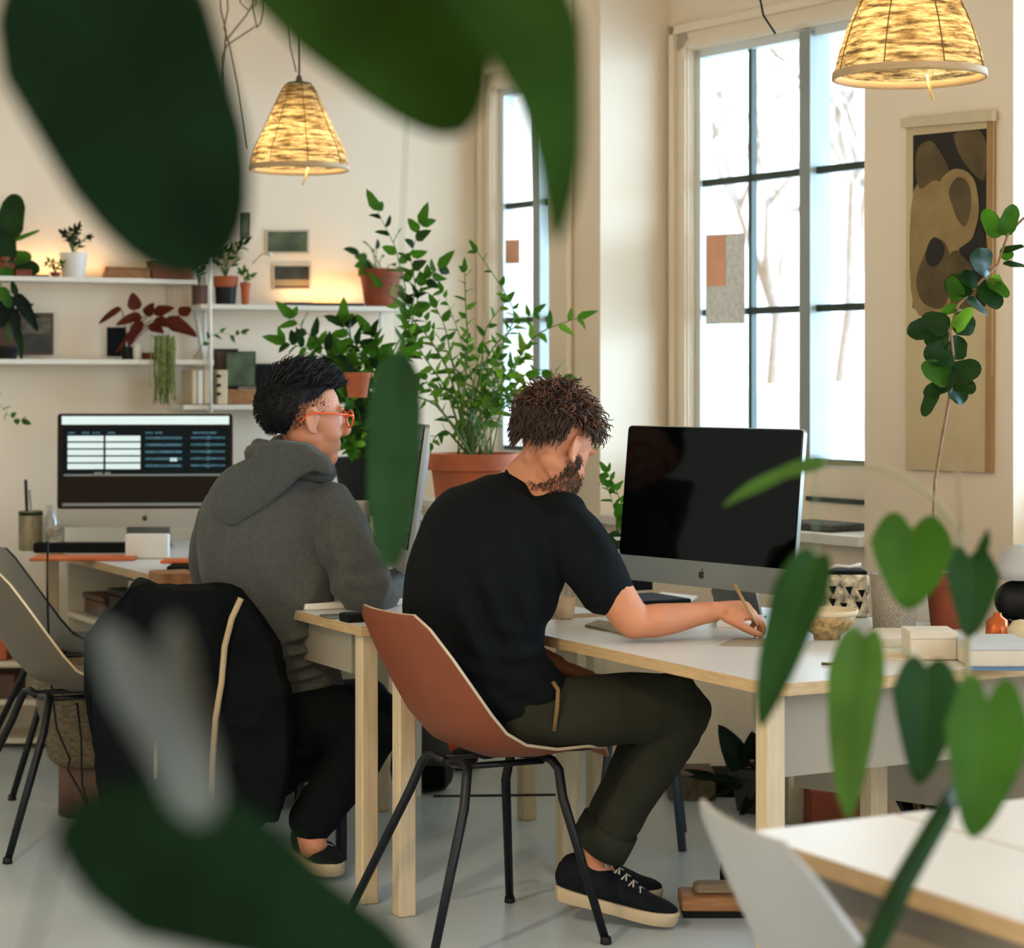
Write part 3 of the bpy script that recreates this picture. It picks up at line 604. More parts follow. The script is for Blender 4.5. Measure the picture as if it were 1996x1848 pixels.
# legs
def leg_chain(b, hip, knee, ank, k=1.0):
    b.loft([(hip, .085*k, .085*k), ((hip+knee)/2, .07*k, .07*k), (knee, .055*k, .055*k)], V((0, 1, 0)), 16, 5)
    b.loft([(knee, .052*k, .052*k), (knee*.7+ank*.3, .055*k, .055*k), (knee*.35+ank*.65, .042*k, .042*k), (ank, .034*k, .036*k)], V((0, 1, 0)), 16, 5)
hipR, knR, anR = P(1010, 1405, 5.22), P(1338, 1372, 5.24), P(1165, 1672, 5.36)
hipL, knL, anL = P(1000, 1400, 5.42), P(1300, 1365, 5.55), P(1150, 1655, 5.58)
leg_chain(b, hipR, knR, anR); leg_chain(b, hipL, knL, anL)
b.loft([(anR, .036, .036), (P(1172, 1712, 5.37), .038, .04), (P(1225, 1745, 5.37), .04, .03)], V((0, 1, 0)), 14, 4)
body = b.build('body', M_skin, A); remesh(body, .0045, 5)
# ring on the finger not built; shirt
M_tee = mat('black_cotton', (7, 13, 16), .9, var=.1, vs=5, bump=.3, bs=220, spec=.15)
b = MB()
b.loft([(P(1000, 1392, 5.28), .175, .125), (P(978, 1360, 5.28), .165, .125), (P(948, 1300, 5.29), .155, .125), (P(926, 1210, 5.30), .19, .13), (P(940, 1120, 5.31), .205, .135), (P(968, 1050, 5.32), .205, .13), (P(988, 1000, 5.33), .18, .112), (P(1000, 975, 5.34), .115, .09), (P(1010, 962, 5.345), .078, .07)], S, 28, 5)
b.loft([(P(1010, 985, 5.34), .05, .05), (P(1062, 992, 5.30), .052, .055), (P(1108, 1008, 5.24), .055, .06)], V((0, 1, 0)), 18, 4)
b.loft([(P(1085, 1020, 5.25), .062, .075), (P(1130, 1062, 5.22), .072, .075), (P(1168, 1125, 5.19), .072, .068), (P(1187, 1165, 5.18), .068, .066)], V((0, 1, 0)), 20, 5)
b.loft([(P(905, 1020, 5.42), .06, .065), (P(868, 1070, 5.48), .07, .068), (P(875, 1130, 5.51), .066, .062)], V((0, 1, 0)), 20, 5)
tee = b.build('t_shirt', M_tee, A)
CT = [(P(a, b_, 5.14), P(c_, d_, 5.14), w, k) for a, b_, c_, d_, w, k in [(915, 1130, 985, 1300, .022, .013), (860, 1060, 930, 1190, .03, .008), (970, 1110, 1010, 1260, .02, .010), (1040, 1040, 1085, 1165, .02, .014), (1085, 1165, 1040, 1260, .022, .012), (1090, 990, 1160, 1090, .018, .007), (930, 1290, 1050, 1330, .022, .012), (940, 1330, 1050, 1375, .022, .013), (960, 1250, 1060, 1270, .02, .010), (850, 1190, 900, 1330, .03, .009), (1000, 1180, 1050, 1300, .018, .010)]]
def teed(p):
    k = max(0, min(1, (1.12-p.z)/.5))
    q = V((p.x*6+p.z*2.2, p.y*6, (p.z*1.6+p.x*1.2)))
    return crease(p, CT)+.005*k*(1-abs(noise.noise(q*1.3))*3.2)+.003*turb(p, 14)+(.008*ridge(V((p.x*3, p.y*3, p.z*12)), 1.2)*max(0, 1-abs(p.z-.62)/.12))
remesh(tee, .0065, 6, teed)
m = MB(); cc = P(1040, 944, 5.33); ax = (P(1075, 880, 5.30)-P(1000, 975, 5.36)).normalized(); s1 = V((.85, -.5, 0)); s1 = (s1-ax*s1.dot(ax)).normalized(); s2 = ax.cross(s1)
m.tube([cc-ax*.016+(s1*math.cos(g)*.070+s2*math.sin(g)*.066) for g in [2*math.pi*k/28 for k in range(29)]], .0075, 8, cap=False); m.build('collar', M_tee, A)
# trousers
M_olive = mat('olive_twill', (40, 42, 32), .9, var=.1, vs=12, bump=.25, bs=260, spec=.2)
b = MB()
b.loft([(P(985, 1392, 5.33), .15, .09), (P(1020, 1385, 5.32), .15, .095)], V((0, 1, 0)), 20, 4)
for (h_, k_, a_, q) in [(hipR, knR, anR, 1), (hipL, knL, anL, .96)]:
    mid = (h_+k_)/2
    b.loft([(h_, .098*q, .088*q), (mid+V((0, 0, .004)), .088*q, .086*q), (k_-V((.012, 0, .004)), .076*q, .078*q)], V((0, 1, 0)), 22, 6)
    e_ = k_*.12+a_*.88
    b.loft([(k_-V((.01, 0, .0)), .074*q, .076*q), (k_*.75+a_*.25, .068*q, .070*q), (k_*.45+a_*.55, .058*q, .058*q), (e_, .053*q, .052*q)], V((0, 1, 0)), 22, 6)
tr_ = b.build('trousers', M_olive, A)
def trd(p):
    d = (p-knR).length; f = max(0, 1-d/.26); a_ = math.atan2(p.z-(knR.z-.02), p.x-(knR.x-.16))
    w = f*.0013*math.sin(a_*30+noise.noise(p*9)*2.5)
    ck = .0035*ridge(V((p.x*7, p.y*4, p.z*3)), 1.3)
    return w+ck+.002*turb(p, 22)
remesh(tr_, .006, 5, trd)
for (k_, a_, q) in [(knR, anR, 1), (knL, anL, .96)]:   # rolled cuffs
    ax = (a_-k_).normalized(); c0 = k_*.2+a_*.8; c1 = k_*.05+a_*.95; m = MB(); n = 28; vs = []; s1 = V((0, 1, 0)); s1 = (s1-ax*s1.dot(ax)).normalized(); s2 = ax.cross(s1)
    for (t, r) in [(0, .054), (.0, .060), (.5, .062), (1, .062), (1, .056), (.7, .050), (.5, .04)]:
        for k in range(n): g = 2*math.pi*k/n; vs.append(c0+(c1-c0)*t+(s1*math.cos(g)+s2*math.sin(g)*1.04)*r*q)
    m.add(vs, [(i*n+k, i*n+(k+1) % n, i*n+n+(k+1) % n, i*n+n+k) for i in range(6) for k in range(n)]); m.build('trouser_cuff', M_olive, tr_)
m = MB(); pc = P(1082, 1385, 5.115); m.tube([P(1078, 1330, 5.15), P(1088, 1345, 5.135), P(1086, 1380, 5.122), P(1080, 1425, 5.128)], .0055, 6); m.build('belt_loop', mat('tan_strap', (120, 96, 58), .8), A)
# shoes
M_blks = mat('black_suede', (10, 15, 22), .85, spec=.2, var=.15, vs=20, bump=.3, bs=140); M_sole = mat('beige_rubber', (184, 166, 134), .8, var=.06)
shoe(A, P(1086, 1748, 5.38)+V((0, 0, .0)), P(1318, 1806, 5.30), M_blks, M_sole, .048)
shoe(A, P(1100, 1740, 5.62)-V((0, 0, .0)), P(1290, 1757, 5.58), M_blks, M_sole, .046, lace=False)
m = MB(); c_ = P(1158, 1690, 5.375); m.lathe([(.040, -.01), (.044, .0), (.042, .006), (.037, .004)], c_+V((0, 0, -.012)), 24); m.build('shoe_collar', M_blks, A)
# hair: curly top, shorter nape
M_h1 = mat('hair_brown', (58, 38, 25), .6, var=.3, vs=40); M_h2 = mat('hair_brown_light', (112, 72, 42), .55, var=.3, vs=40)
hcap = H(0, -.018, .042); ra = (.089, .112, .100)
def cap_mesh(name, parent, m_, c, rt, fw, up, ra, clip):
    mb = MB(); mb.ell(c, rt*ra[0], fw*ra[1], up*ra[2], 96, 64); keep = []
    for f, mi in zip(mb.f, mb.mi):
        q = sum((mb.v[i] for i in f), V())/len(f)-c; v = V((q.dot(rt)/ra[0], q.dot(fw)/ra[1], q.dot(up)/ra[2]))
        if clip(v): keep.append(f)
    mb.f = keep; mb.mi = [0]*len(keep); return mb.build(name, m_, parent)
def hairline(v): return v.z > (.30 if v.y > .45 else (-.25+v.y*.9 if v.y > 0 else -.62-v.y*.0+(-.1 if v.y < -.5 else .1))) and not (abs(v.x) > .72 and v.y > -.28 and v.z < .12)
hair = cap_mesh('hair', A, M_h1, hcap, rt_, fw_, up_, ra, hairline)
def dcurl(v, nn, rnd): return (up_*-.55+fw_*(.25 if v.y > 0 else -.05)+nn*.45+V((rnd.uniform(-.7, .7), rnd.uniform(-.7, .7), rnd.uniform(-.5, .5)))).normalized()
o = strands('curls', hair, [M_h1, M_h2], hcap, rt_, fw_, up_, ra, lambda v: hairline(v) and v.z > .1, 1500, lambda v, r: r.uniform(.022, .042)*(1.0+.25*v.z), .0065, .0021, dcurl, 5)
def dshort(v, nn, rnd): return (up_*-1.1+nn*.28+V((rnd.uniform(-.25, .25), rnd.uniform(-.25, .25), 0))).normalized()
strands('nape_hair', hair, [M_h1, M_h1], hcap, rt_, fw_, up_, ra, lambda v: hairline(v) and v.z <= .15, 900, lambda v, r: r.uniform(.02, .034), .002, .0016, dshort, 6)
bc_ = H(0, .038, -.055); rb_ = (.058*1.06, .056*1.06, .06*1.06)
strands('beard', hair, [M_h1, M_h2], bc_, rt_, fw_, up_, rb_, lambda v: v.z < .45 and v.y > -.75 and not (v.y > .6 and abs(v.x) < .35 and -.1 < v.z < .3) and not (v.z < -.8), 1100, lambda v, r: r.uniform(.009, .017), .002, .0012, lambda v, nn, rnd: (up_*-.9+nn*.5+fw_*.1+V((rnd.uniform(-.4, .4),)*3)).normalized(), 8)
for sx in (-1, 1): strands('sideburn', hair, [M_h1, M_h1], H(0, .012, -.012), rt_, fw_, up_, (.071, .066, .068), lambda v: v.x*sx > .74 and -.15 < v.y < .5 and -.85 < v.z < .2, 160, lambda v, r: r.uniform(.008, .014), .0015, .0011, lambda v, nn, rnd: (up_*-.9+nn*.4+V((rnd.uniform(-.3, .3),)*3)).normalized(), 9)
for sx in (-1, 1):
    m = MB(); ec = H(sx*.030, .071, .012); m.ell(ec, rt_*.011, fw_*.011, up_*.008, 14, 10); m.build('eye', mat('eye_white', (220, 214, 206), .3), A)
# pen
dd = V((.55, -.1, -.83)).normalized(); t0_ = P(1478, 1188, 5.22)
tip_ = P(1474, 1222, 5.19)
m = MB(); m.tube([tip_, tip_+V((.004, .0, .006)), tip_+V((-.018, .01, .04)), tip_+V((-.05, .03, .10))], [.0005, .004, .0045, .0045], 8); tag(m.build('pen', mat('pen_tan', (150, 120, 82), .4)), 'slim pen held in the writing hand of the man in black', 'pen')
# ---------- person in the grey hoodie
S1 = V((.86, -.5, 0)); D = 6.0
G = root('person', (-.6, 6.0, 0), 'person with black hair and orange glasses in a grey hoodie, seated at the left desk', 'person')
b = MB()
hc = P(596, 820, 6.0); Hf = V((.93, .36, -.05)); Hu = V((.05, 0, 1)); M_skin2 = mat('skin_warm', (196, 132, 98), .62, var=.05, vs=20, bump=.05, bs=200, sub=.12)
H, rt_, fw_, up_ = head_parts(b, hc, Hf, Hu, 1.12)
b.loft([(P(560, 960, 6.05), .07, .06), (P(575, 910, 6.04), .062, .058), (P(590, 860, 6.02), .056, .058), (P(600, 820, 6.0), .056, .06)], S1, 18, 4)
b.loft([(P(585, 1395, 6.06), .12, .09), (P(570, 1290, 6.05), .09, .075), (P(540, 1150, 6.04), .15, .11), (P(545, 1020, 6.04), .17, .11), (P(560, 960, 6.04), .11, .07)], S1, 20, 4)
b.loft([(P(655, 1005, 5.95), .05, .05), (P(690, 1080, 5.92), .045, .045), (P(715, 1150, 5.90), .04, .04)], V((0, 1, 0)), 14, 4)
b.loft([(P(712, 1158, 5.90), .038, .038), (P(750, 1150, 6.05), .034, .034), (P(775, 1135, 6.22), .028, .028)], V((0, 1, 0)), 14, 4)
hand_parts(b, P(778, 1133, 6.24), V((.55, .8, -.12)), V((0, 0, 1)), curl=.35, thumb=1)
b.loft([(P(455, 1010, 6.15), .05, .05), (P(440, 1090, 6.25), .045, .045), (P(520, 1170, 6.35), .04, .04)], V((0, 1, 0)), 14, 4)
b.loft([(P(520, 1170, 6.35), .036, .036), (P(600, 1165, 6.42), .028, .028)], V((0, 1, 0)), 14, 4)
hand_parts(b, P(600, 1165, 6.42), V((.85, .4, -.1)), V((0, 0, 1)), curl=.3, thumb=-1)
hR, kR, aR = P(585, 1400, 5.97), P(745, 1400, 5.98), P(600, 1612, 5.86)
hL, kL, aL = P(585, 1395, 6.15), P(720, 1375, 6.4), P(470, 1560, 6.3)
leg_chain(b, hR, kR, aR, .95); leg_chain(b, hL, kL, aL, .95)
b.loft([(aR, .035, .036), (P(612, 1655, 5.84), .038, .04)], V((0, 1, 0)), 12, 4)
body = b.build('body', M_skin2, G); remesh(body, .005, 5)
M_hood = mat('grey_marl_fleece', (74, 77, 74), .95, var=.1, vs=90, bump=.35, bs=260, spec=.2, sheen=.1)
b = MB()
b.loft([(P(600, 1378, 6.05), .115, .10), (P(592, 1320, 6.05), .105, .10), (P(570, 1250, 6.05), .13, .12), (P(530, 1150, 6.04), .195, .14), (P(515, 1070, 6.04), .21, .145), (P(530, 995, 6.04), .205, .135), (P(550, 945, 6.04), .16, .11), (P(566, 905, 6.04), .095, .085), (P(572, 880, 6.035), .082, .078)], S1, 28, 5)
b.loft([(P(628, 985, 5.97), .07, .085), (P(665, 1035, 5.93), .075, .078), (P(692, 1100, 5.91), .068, .066), (P(716, 1165, 5.90), .06, .058)], V((0, 1, 0)), 20, 5)
b.loft([(P(708, 1165, 5.90), .058, .056), (P(735, 1162, 5.98), .054, .052), (P(762, 1145, 6.12), .046, .045), (P(775, 1136, 6.2), .040, .040)], V((0, 1, 0)), 20, 5)
b.loft([(P(450, 990, 6.12), .07, .08), (P(418, 1070, 6.2), .065, .07), (P(430, 1150, 6.28), .058, .06), (P(520, 1168, 6.36), .052, .05), (P(590, 1165, 6.41), .042, .042)], V((0, 1, 0)), 20, 5)
hd = b.build('hoodie', M_hood, G)
CR1 = [(P(a, b_, 5.86), P(c_, d_, 5.86), w, k) for a, b_, c_, d_, w, k in [(655, 1085, 610, 1215, .022, .020), (640, 1150, 575, 1215, .02, .014), (650, 1190, 600, 1245, .018, .012), (480, 1100, 520, 1200, .03, .008), (430, 1000, 400, 1120, .03, .008), (560, 1000, 640, 960, .025, .007), (650, 940, 628, 1040, .012, .010), (628, 1040, 652, 1110, .012, .010), (690, 1060, 735, 1160, .02, .010), (670, 1110, 745, 1120, .016, .010), (720, 1090, 770, 1130, .014, .010)]]
CR2 = [(P(560, y0, 5.93), P(645, y1, 5.93), .011, .020) for y0, y1 in [(1262, 1228), (1290, 1258), (1316, 1288), (1340, 1318), (1362, 1345)]]
def hdd(p):
    lowz = max(0, 1-abs(p.z-.57)/.15); q = (p.z+(p.x+.6)*-.45)
    w = lowz*.009*math.sin(q*118+noise.noise(p*7)*2.2)
    arm = max(0, 1-(p-P(705, 1150, 5.9)).length/.16)*.006*math.sin((p.x*.6+p.z)*90+noise.noise(p*9)*2)
    big = .010*(1-abs(noise.noise(V((p.x*4.5+p.z*1.6, p.y*4, p.z*1.8))))*3.0)*max(0, min(1, (1.15-p.z)/.35))
    return arm*.6+crease(p, CR1)+crease(p, CR2)+big*.6+.003*turb(p, 16)
remesh(hd, .0065, 6, hdd)
def px_slab(name, outline, Y, th, m_, parent, vox=.008, sm=8, disp=None, tilt=0, bx=0):
    b = MB(); c = [P(x, y, Y+tilt*(y-outline[0][1])+bx*(x-outline[0][0])) for x, y in outline]; b.prism([q+V((0, -th/2, 0)) for q in c], (0, th, 0))
    o = b.build(name, m_, parent); return remesh(o, vox, sm, disp)
hood = px_slab('hood', [(497, 868), (540, 858), (600, 866), (640, 895), (648, 925), (615, 915), (585, 928), (545, 962), (505, 998), (462, 1022), (440, 1018), (424, 995), (424, 955), (445, 918), (470, 900), (498, 892)], 5.90, .10, M_hood, hd, .006, 9, lambda p: .004*ridge(V((p.x*4+p.z*4, p.y*3, p.z*4)), 1.6), tilt=.00035)
m = MB()
for (dz, r, rr_) in [(0, .098, .030), (.022, .088, .022)]:
    cc = P(566, 903, 6.02)+V((0, 0, dz)); m.tube([cc+V((math.cos(g)*r*1.02, math.sin(g)*r*.9, .026*-math.cos(g))) for g in [2*math.pi*k/30 for k in range(31)]], rr_, 10, cap=False)
cl = m.build('hood_collar', M_hood, hd)
M_blkj = mat('black_denim', (8, 14, 17), .9, spec=.15, var=.15, vs=14, bump=.3, bs=200)
b = MB(); b.loft([(P(570, 1405, 6.06), .15, .10), (P(610, 1385, 6.05), .14, .09)], V((0, 1, 0)), 18, 4)
for (h_, k_, a_) in [(hR, kR, aR), (hL, kL, aL)]:
    b.loft([(h_, .092, .09), ((h_+k_)/2, .088, .088), (k_, .078, .078)], V((0, 1, 0)), 20, 5); b.loft([(k_, .075, .075), ((h_*0+k_*.5+a_*.5), .07, .07), (a_, .06, .06)], V((0, 1, 0)), 20, 5)
remesh(b.build('trousers', M_blkj, G), .007, 5, lambda p: .006*ridge(V((p.x*5, p.y*4, p.z*7)), 1.4))
shoe(G, P(585, 1672, 5.98), P(655, 1710, 5.78), M_blks, M_sole, .046)
shoe(G, P(395, 1610, 6.36), P(478, 1632, 6.2), mat('grey_canvas', (120, 114, 100), .9, var=.15), M_sole, .046, lace=False)
# hair: black, faded sides, longer top
M_k1 = mat('hair_black', (7, 10, 13), .55, var=.2, vs=40, spec=.25); M_k2 = mat('hair_black_sheen', (26, 32, 38), .4, var=.3, vs=40, spec=.5)
hcap = H(0, -.022, .040); ra = (.091, .117, .103)
def hl1(v): return v.z > (.46 if v.y > .55 else (-.05+v.y*.95 if v.y > .0 else -.80)) and not (v.y > -.16+.25*v.z and v.z < .06+.5*max(0, v.y))
fade = []
hair = cap_mesh('hair', G, M_k1, hcap, rt_, fw_, up_, ra, hl1)
def dtop(v, nn, rnd): return (fw_*.75+up_*.35+nn*.35+V((rnd.uniform(-.4, .4), rnd.uniform(-.4, .4), rnd.uniform(-.25, .35)))).normalized()
strands('top_hair', hair, [M_k1, M_k2], hcap, rt_, fw_, up_, ra, lambda v: v.z > .45, 1100, lambda v, r: r.uniform(.03, .055), .003, .0017, dtop, 15)
strands('side_hair', hair, [M_k1, M_k1], hcap, rt_, fw_, up_, ra, lambda v: hl1(v) and v.z < .5, 1300, lambda v, r: r.uniform(.006, .012)+max(0, -v.y)*.006, .0006, .0011, lambda v, nn, rnd: (up_*-.8+nn*.35-fw_*.3+V((rnd.uniform(-.3, .3),)*3)).normalized(), 16)
strands('faded_sides', hair, [M_k1, M_k1], H(0, -.016, .036), rt_, fw_, up_, (.083, .106, .094), lambda v: -.75 < v.z < .62 and -.3 < v.y < .62 and v.z > -.45+v.y*.75 and abs(v.x) > .5 and random.random() < max(.15, .9-1.1*abs(v.y+.2)), 1500, lambda v, r: r.uniform(.004, .008), .0004, .0006, lambda v, nn, rnd: (up_*-.8+nn*.3-fw_*.4+V((rnd.uniform(-.3, .3),)*3)).normalized(), 21)
for sx in (-1, 1):
    m = MB(); m.ell(H(sx*.030, .071, .012), rt_*.011, fw_*.011, up_*.008, 14, 10); m.build('eye', mat('eye_white', (220, 214, 206), .3), G)
    m = MB(); m.tube([H(sx*.030-.02, .094, .032), H(sx*.030+.02, .094, .032)], .003, 6); m.build('eyebrow', M_k1, G)
# glasses
M_or = mat('orange_acetate', (236, 96, 40), .3, var=.04); gs = MB()
for sx in (-1, 1):
    gs.tube([H(sx*.066, .088, .020), H(sx*.078, .045, .022), H(sx*.083, .0, .022), H(sx*.083, -.02, .016), H(sx*.081, -.032, .0)], [.0032, .003, .003, .003, .0026], 6)
    gs.tube([H(sx*.033+math.cos(g)*.028, .104-abs(math.cos(g)+sx*0)*.0, .010+math.sin(g)*.021) for g in [2*math.pi*k/20 for k in range(21)]], .003, 6, cap=False)
    gs.tube([H(sx*.061, .104, .018), H(sx*.068, .09, .020)], .0035, 6)
gs.tube([H(-.006, .106, .016), H(.006, .106, .016)], .003, 6)
o = gs.build('glasses', M_or, G)
# ---------- jacket on the chair back
M_jk = mat('black_nylon', (5, 10, 13), .8, var=.15, vs=8, bump=.15, bs=50, spec=.1)
J = root('jacket', tuple(P(380, 0, 5.86).xy)+(.3,), 'black jacket with beige zip edge draped over the chair back at left', 'jacket')
jo = [(258, 1134), (285, 1138), (305, 1147), (360, 1149), (445, 1146), (466, 1152), (500, 1200), (535, 1255), (556, 1330), (562, 1420), (556, 1500), (548, 1580), (500, 1605), (440, 1596), (400, 1608), (350, 1600), (318, 1560), (300, 1480), (288, 1560), (272, 1588), (220, 1584), (205, 1540), (192, 1450), (176, 1340), (180, 1240), (212, 1190), (240, 1150)]
px_slab('jacket_body', jo, 5.84, .13, M_jk, J, .007, 4, lambda p: .020*ridge(V((p.x*6+p.z*2.2, p.y*5, p.z*1.8)), 1.2)-.01+.007*turb(p, 9)+.003*ridge(p, 14))
px_slab('jacket_sleeve', [(196, 1300), (262, 1290), (292, 1400), (290, 1500), (276, 1592), (212, 1588), (188, 1450)], 5.775, .09, M_jk, J, .007, 4, lambda p: .010*ridge(V((p.x*10+p.z*3, p.y*5, p.z*3)), 1.2)+.004*turb(p, 12))
px_slab('jacket_front', [(476, 1172), (500, 1205), (535, 1262), (558, 1340), (564, 1430), (556, 1520), (540, 1592), (470, 1600), (436, 1590), (440, 1420), (448, 1300), (460, 1215)], 5.775, .085, M_jk, J, .007, 4, lambda p: .012*ridge(V((p.x*5+p.z*6, p.y*5, p.z*7-p.x*3)), 1.1)+.004*turb(p, 12))
m = MB(); m.tube([P(470, 1166, 5.72), P(452, 1205, 5.715), P(438, 1260, 5.71), P(432, 1330, 5.71), P(420, 1400, 5.71), P(414, 1480, 5.715), P(411, 1572, 5.72)], .0085, 8); m.build('zip_tape', mat('beige_tape', (168, 148, 116), .7), J)
m = MB(); m.tube([P(304, 1440, 5.74), P(303, 1518, 5.745)], .006, 6); m.build('zip_pull', mat('beige_tape', (168, 148, 116), .7), J)
# ================================================================ PLANT BUILDERS
def jit(rnd, s): return V((rnd.uniform(-s, s), rnd.uniform(-s, s), rnd.uniform(-s, s)))
def curve_pts(a, b, sag, n=9):
    a, b, sag = V(a), V(b), V(sag); return [a+(b-a)*(i/n)+sag*math.sin(math.pi*i/n) for i in range(n+1)]
def sprig(mb, sm, pts, n, ln, wd, rnd, r=.004, start=.2, point=1.5, nm=1):
    """a stem with paired leaflets"""
    N = len(pts)-1; sm.tube(pts, [r*(1-.75*i/N) for i in range(N+1)], 5)
    for k in range(n):
        t = (start+(1-start)*k/max(1, n-1))*N; i = min(int(t), N-1); p = pts[i]+(pts[i+1]-pts[i])*(t-i); d = (pts[i+1]-pts[i]).normalized()
        s = d.cross(V((0, 1, 0))+jit(rnd, .5)).normalized(); sg = 1 if k % 2 else -1; dd = (d*.6+s*sg+jit(rnd, .35)).normalized(); L = ln*rnd.uniform(.7, 1.15)*(1-.25*k/n)
        mb.leaf(p, p+dd*L, wd*rnd.uniform(.8, 1.1), V((0, -.6, .7))+jit(rnd, .9), 0, .25, .1, point, .03, rnd.randrange(nm), 4, 4)
    e = pts[-1]; d = (pts[-1]-pts[-2]).normalized(); mb.leaf(e, e+d*ln, wd, V((0, -1, .3)), 0, .25, .1, point, .03, 0, 4, 4)
def pot(parent, c, r, h, m, rim=True, taper=.72, name='pot'):
    mb = MB(); R = r
    pr = [(R*taper, 0), (R*taper*1.01, .004), (R*.95, h*.8)]+([(R*.95, h*.8), (R*1.05, h*.81), (R*1.05, h), (R*.96, h)] if rim else [(R, h), (R*.95, h)])+[(R*.90, h*.9), (.001, h*.9)]
    mb.lathe(pr, c, 30); o = sharp(mb.build(name, m, parent), 40)
    s = MB(); s.lathe([(R*.90, h*.86), (R*.9, h*.915), (R*.4, h*.93), (.001, h*.93)], c, 20); s.build('soil', M_soil, parent); return o
def potted(name, c, r, h, mp, label, cat='plant', **k):
    rt = root(name, c, label, cat); pot(rt, c, r, h, mp, **k); return rt
rnd = random.Random(11)
# ================================================================ PENDANT LAMPS
def shade_mat():
    m = bpy.data.materials.new('patterned_paper_shade'); m.use_nodes = True; n = m.node_tree; b = n.nodes['Principled BSDF']; L = n.links
    tc = n.nodes.new('ShaderNodeTexCoord'); mp = n.nodes.new('ShaderNodeMapping'); mp.inputs['Scale'].default_value = (7, 7, 46); L.new(tc.outputs['Object'], mp.inputs[0])
    n1 = n.nodes.new('ShaderNodeTexNoise'); n1.inputs['Scale'].default_value = 2.2; n1.inputs['Detail'].default_value = 5; n1.inputs['Roughness'].default_value = .7; L.new(mp.outputs[0], n1.inputs['Vector'])
    r = n.nodes.new('ShaderNodeValToRGB'); e = r.color_ramp.elements; e[0].position = .36; e[0].color = (*lin((62, 52, 32)), 1); e[1].position = .58; e[1].color = (*lin((208, 184, 134)), 1); e.new(.47).color = (*lin((138, 116, 74)), 1)
    L.new(n1.outputs['Fac'], r.inputs[0]); L.new(r.outputs[0], b.inputs['Base Color']); b.inputs['Roughness'].default_value = .8
    tl = n.nodes.new('ShaderNodeBsdfTranslucent'); L.new(r.outputs[0], tl.inputs[0]); mx = n.nodes.new('ShaderNodeMixShader'); mx.inputs[0].default_value = .55
    L.new(b.outputs[0], mx.inputs[1]); L.new(tl.outputs[0], mx.inputs[2]); L.new(mx.outputs[0], n.nodes['Material Output'].inputs[0]); return m
M_shade = shade_mat(); M_liner = mat('cream_shade_liner', (236, 214, 170), .8, var=.03); M_bulb = mat('warm_bulb', (255, 214, 150), .4, var=0, emit=2)
M_seam = mat('shade_seam', (96, 72, 34), .8, var=.1); M_cord = mat('black_cord', (30, 32, 34), .6); M_bcord = mat('brown_cord', (128, 108, 82), .7, var=.1)
def pendant(c, prof, label, tie, power, rimz):
    r = root('pendant_lamp', c, label, 'lamp'); n = 40; c = V(c)
    o = MB(); o.lathe([(q, z) for q, z in prof], (0, 0, 0), n); f = [x for x in o.f if len(x) == 4]; o.f = f; o.mi = [0]*len(f); ob = o.build('lamp_shade', M_shade, r, world=False)
    sm = MB()
    for k in range(8):
        g = 2*math.pi*(k+.35)/8; sm.tube([V(((q+.001)*math.cos(g), (q+.001)*math.sin(g), z)) for q, z in prof], .0016, 4)
    sm.build('shade_seam', M_seam, ob, world=False)
    rb = prof[-1][0]; m = MB(); m.lathe([(rb+.001, prof[-1][1]+.012), (rb+.003, prof[-1][1]-.004), (rb-.002, prof[-1][1]-.006), (rb-.006, prof[-1][1]+.012)], (0, 0, 0), n); m.f = [x for x in m.f if len(x) == 4]; m.mi = [0]*len(m.f); m.build('bottom_rim', M_ply, r, world=False)
    m = MB(); t = prof[0]; m.lathe([(t[0]+.002, t[1]-.004), (t[0]*.9, t[1]+.006), (.012, t[1]+.012), (.008, t[1]+.03)], (0, 0, 0), 24); m.build('cap', mat('olive_metal', (78, 76, 58), .5), r, world=False)
    m = MB(); m.tube([V((0, 0, t[1]+.02)), V((.004, 0, t[1]+.4)), V((0, 0, 3.3-c.z))], .0035, 6); m.build('cord', M_cord, r, world=False)
    zb_ = prof[0][1]*.45+prof[-1][1]*.55
    m = MB(); m.ell((0, 0, zb_), (.03, 0, 0), (0, .03, 0), (0, 0, .038)); m.build('bulb', M_bulb, r, world=False)
    m = MB(); m.tube([V((tie[0], 0, prof[-1][1]+.005)), V((tie[0]+tie[1]*.3, -.01, prof[-1][1]-.025)), V((tie[0]+tie[1], -.01, prof[-1][1]-.055))], .0035, 5); m.build('hanging_tie', mat('straw_tie', (214, 176, 104), .8), r, world=False)
    ld = bpy.data.lights.new('lamp_bulb_light', 'POINT'); ld.energy = power; ld.color = (1, .76, .48); ld.shadow_soft_size = .04; lo = bpy.data.objects.new('lamp_bulb_light', ld); sc.collection.objects.link(lo); lo.location = c+V((0, 0, zb_-.05)); return r
Yl = 7.3; k = Yl/F
pl = P(583, 330, Yl)
pendant(tuple(pl), [(26*k, 165*k), (33*k, 155*k), (52*k, 115*k), (70*k, 75*k), (88*k, 40*k), (95*k, 15*k), (97*k, 0)], 'cone shaped patterned paper pendant lamp hanging at upper left above the shelf', (.03, -.018), 3.6, 0)
Yr = 4.9; k = Yr/F; pr_ = P(1773, 150, Yr)
pendant(tuple(pr_), [(40*k, 235*k), (66*k, 205*k), (98*k, 150*k), (122*k, 95*k), (138*k, 45*k), (148*k, 0)], 'dome shaped patterned paper pendant lamp hanging at upper right before the window', (.04, .012), 3.4, 0)
pl3 = V((-1.25, 3.3, 2.05))      # unseen lamp added past the left edge as warm fill for the floor
pendant(tuple(pl3), [(.045, .29), (.06, .27), (.09, .20), (.12, .13), (.15, .07), (.165, .03), (.168, 0)], 'unseen patterned paper pendant lamp added beyond the left border to warm the floor', (.03, -.018), 70, 0)
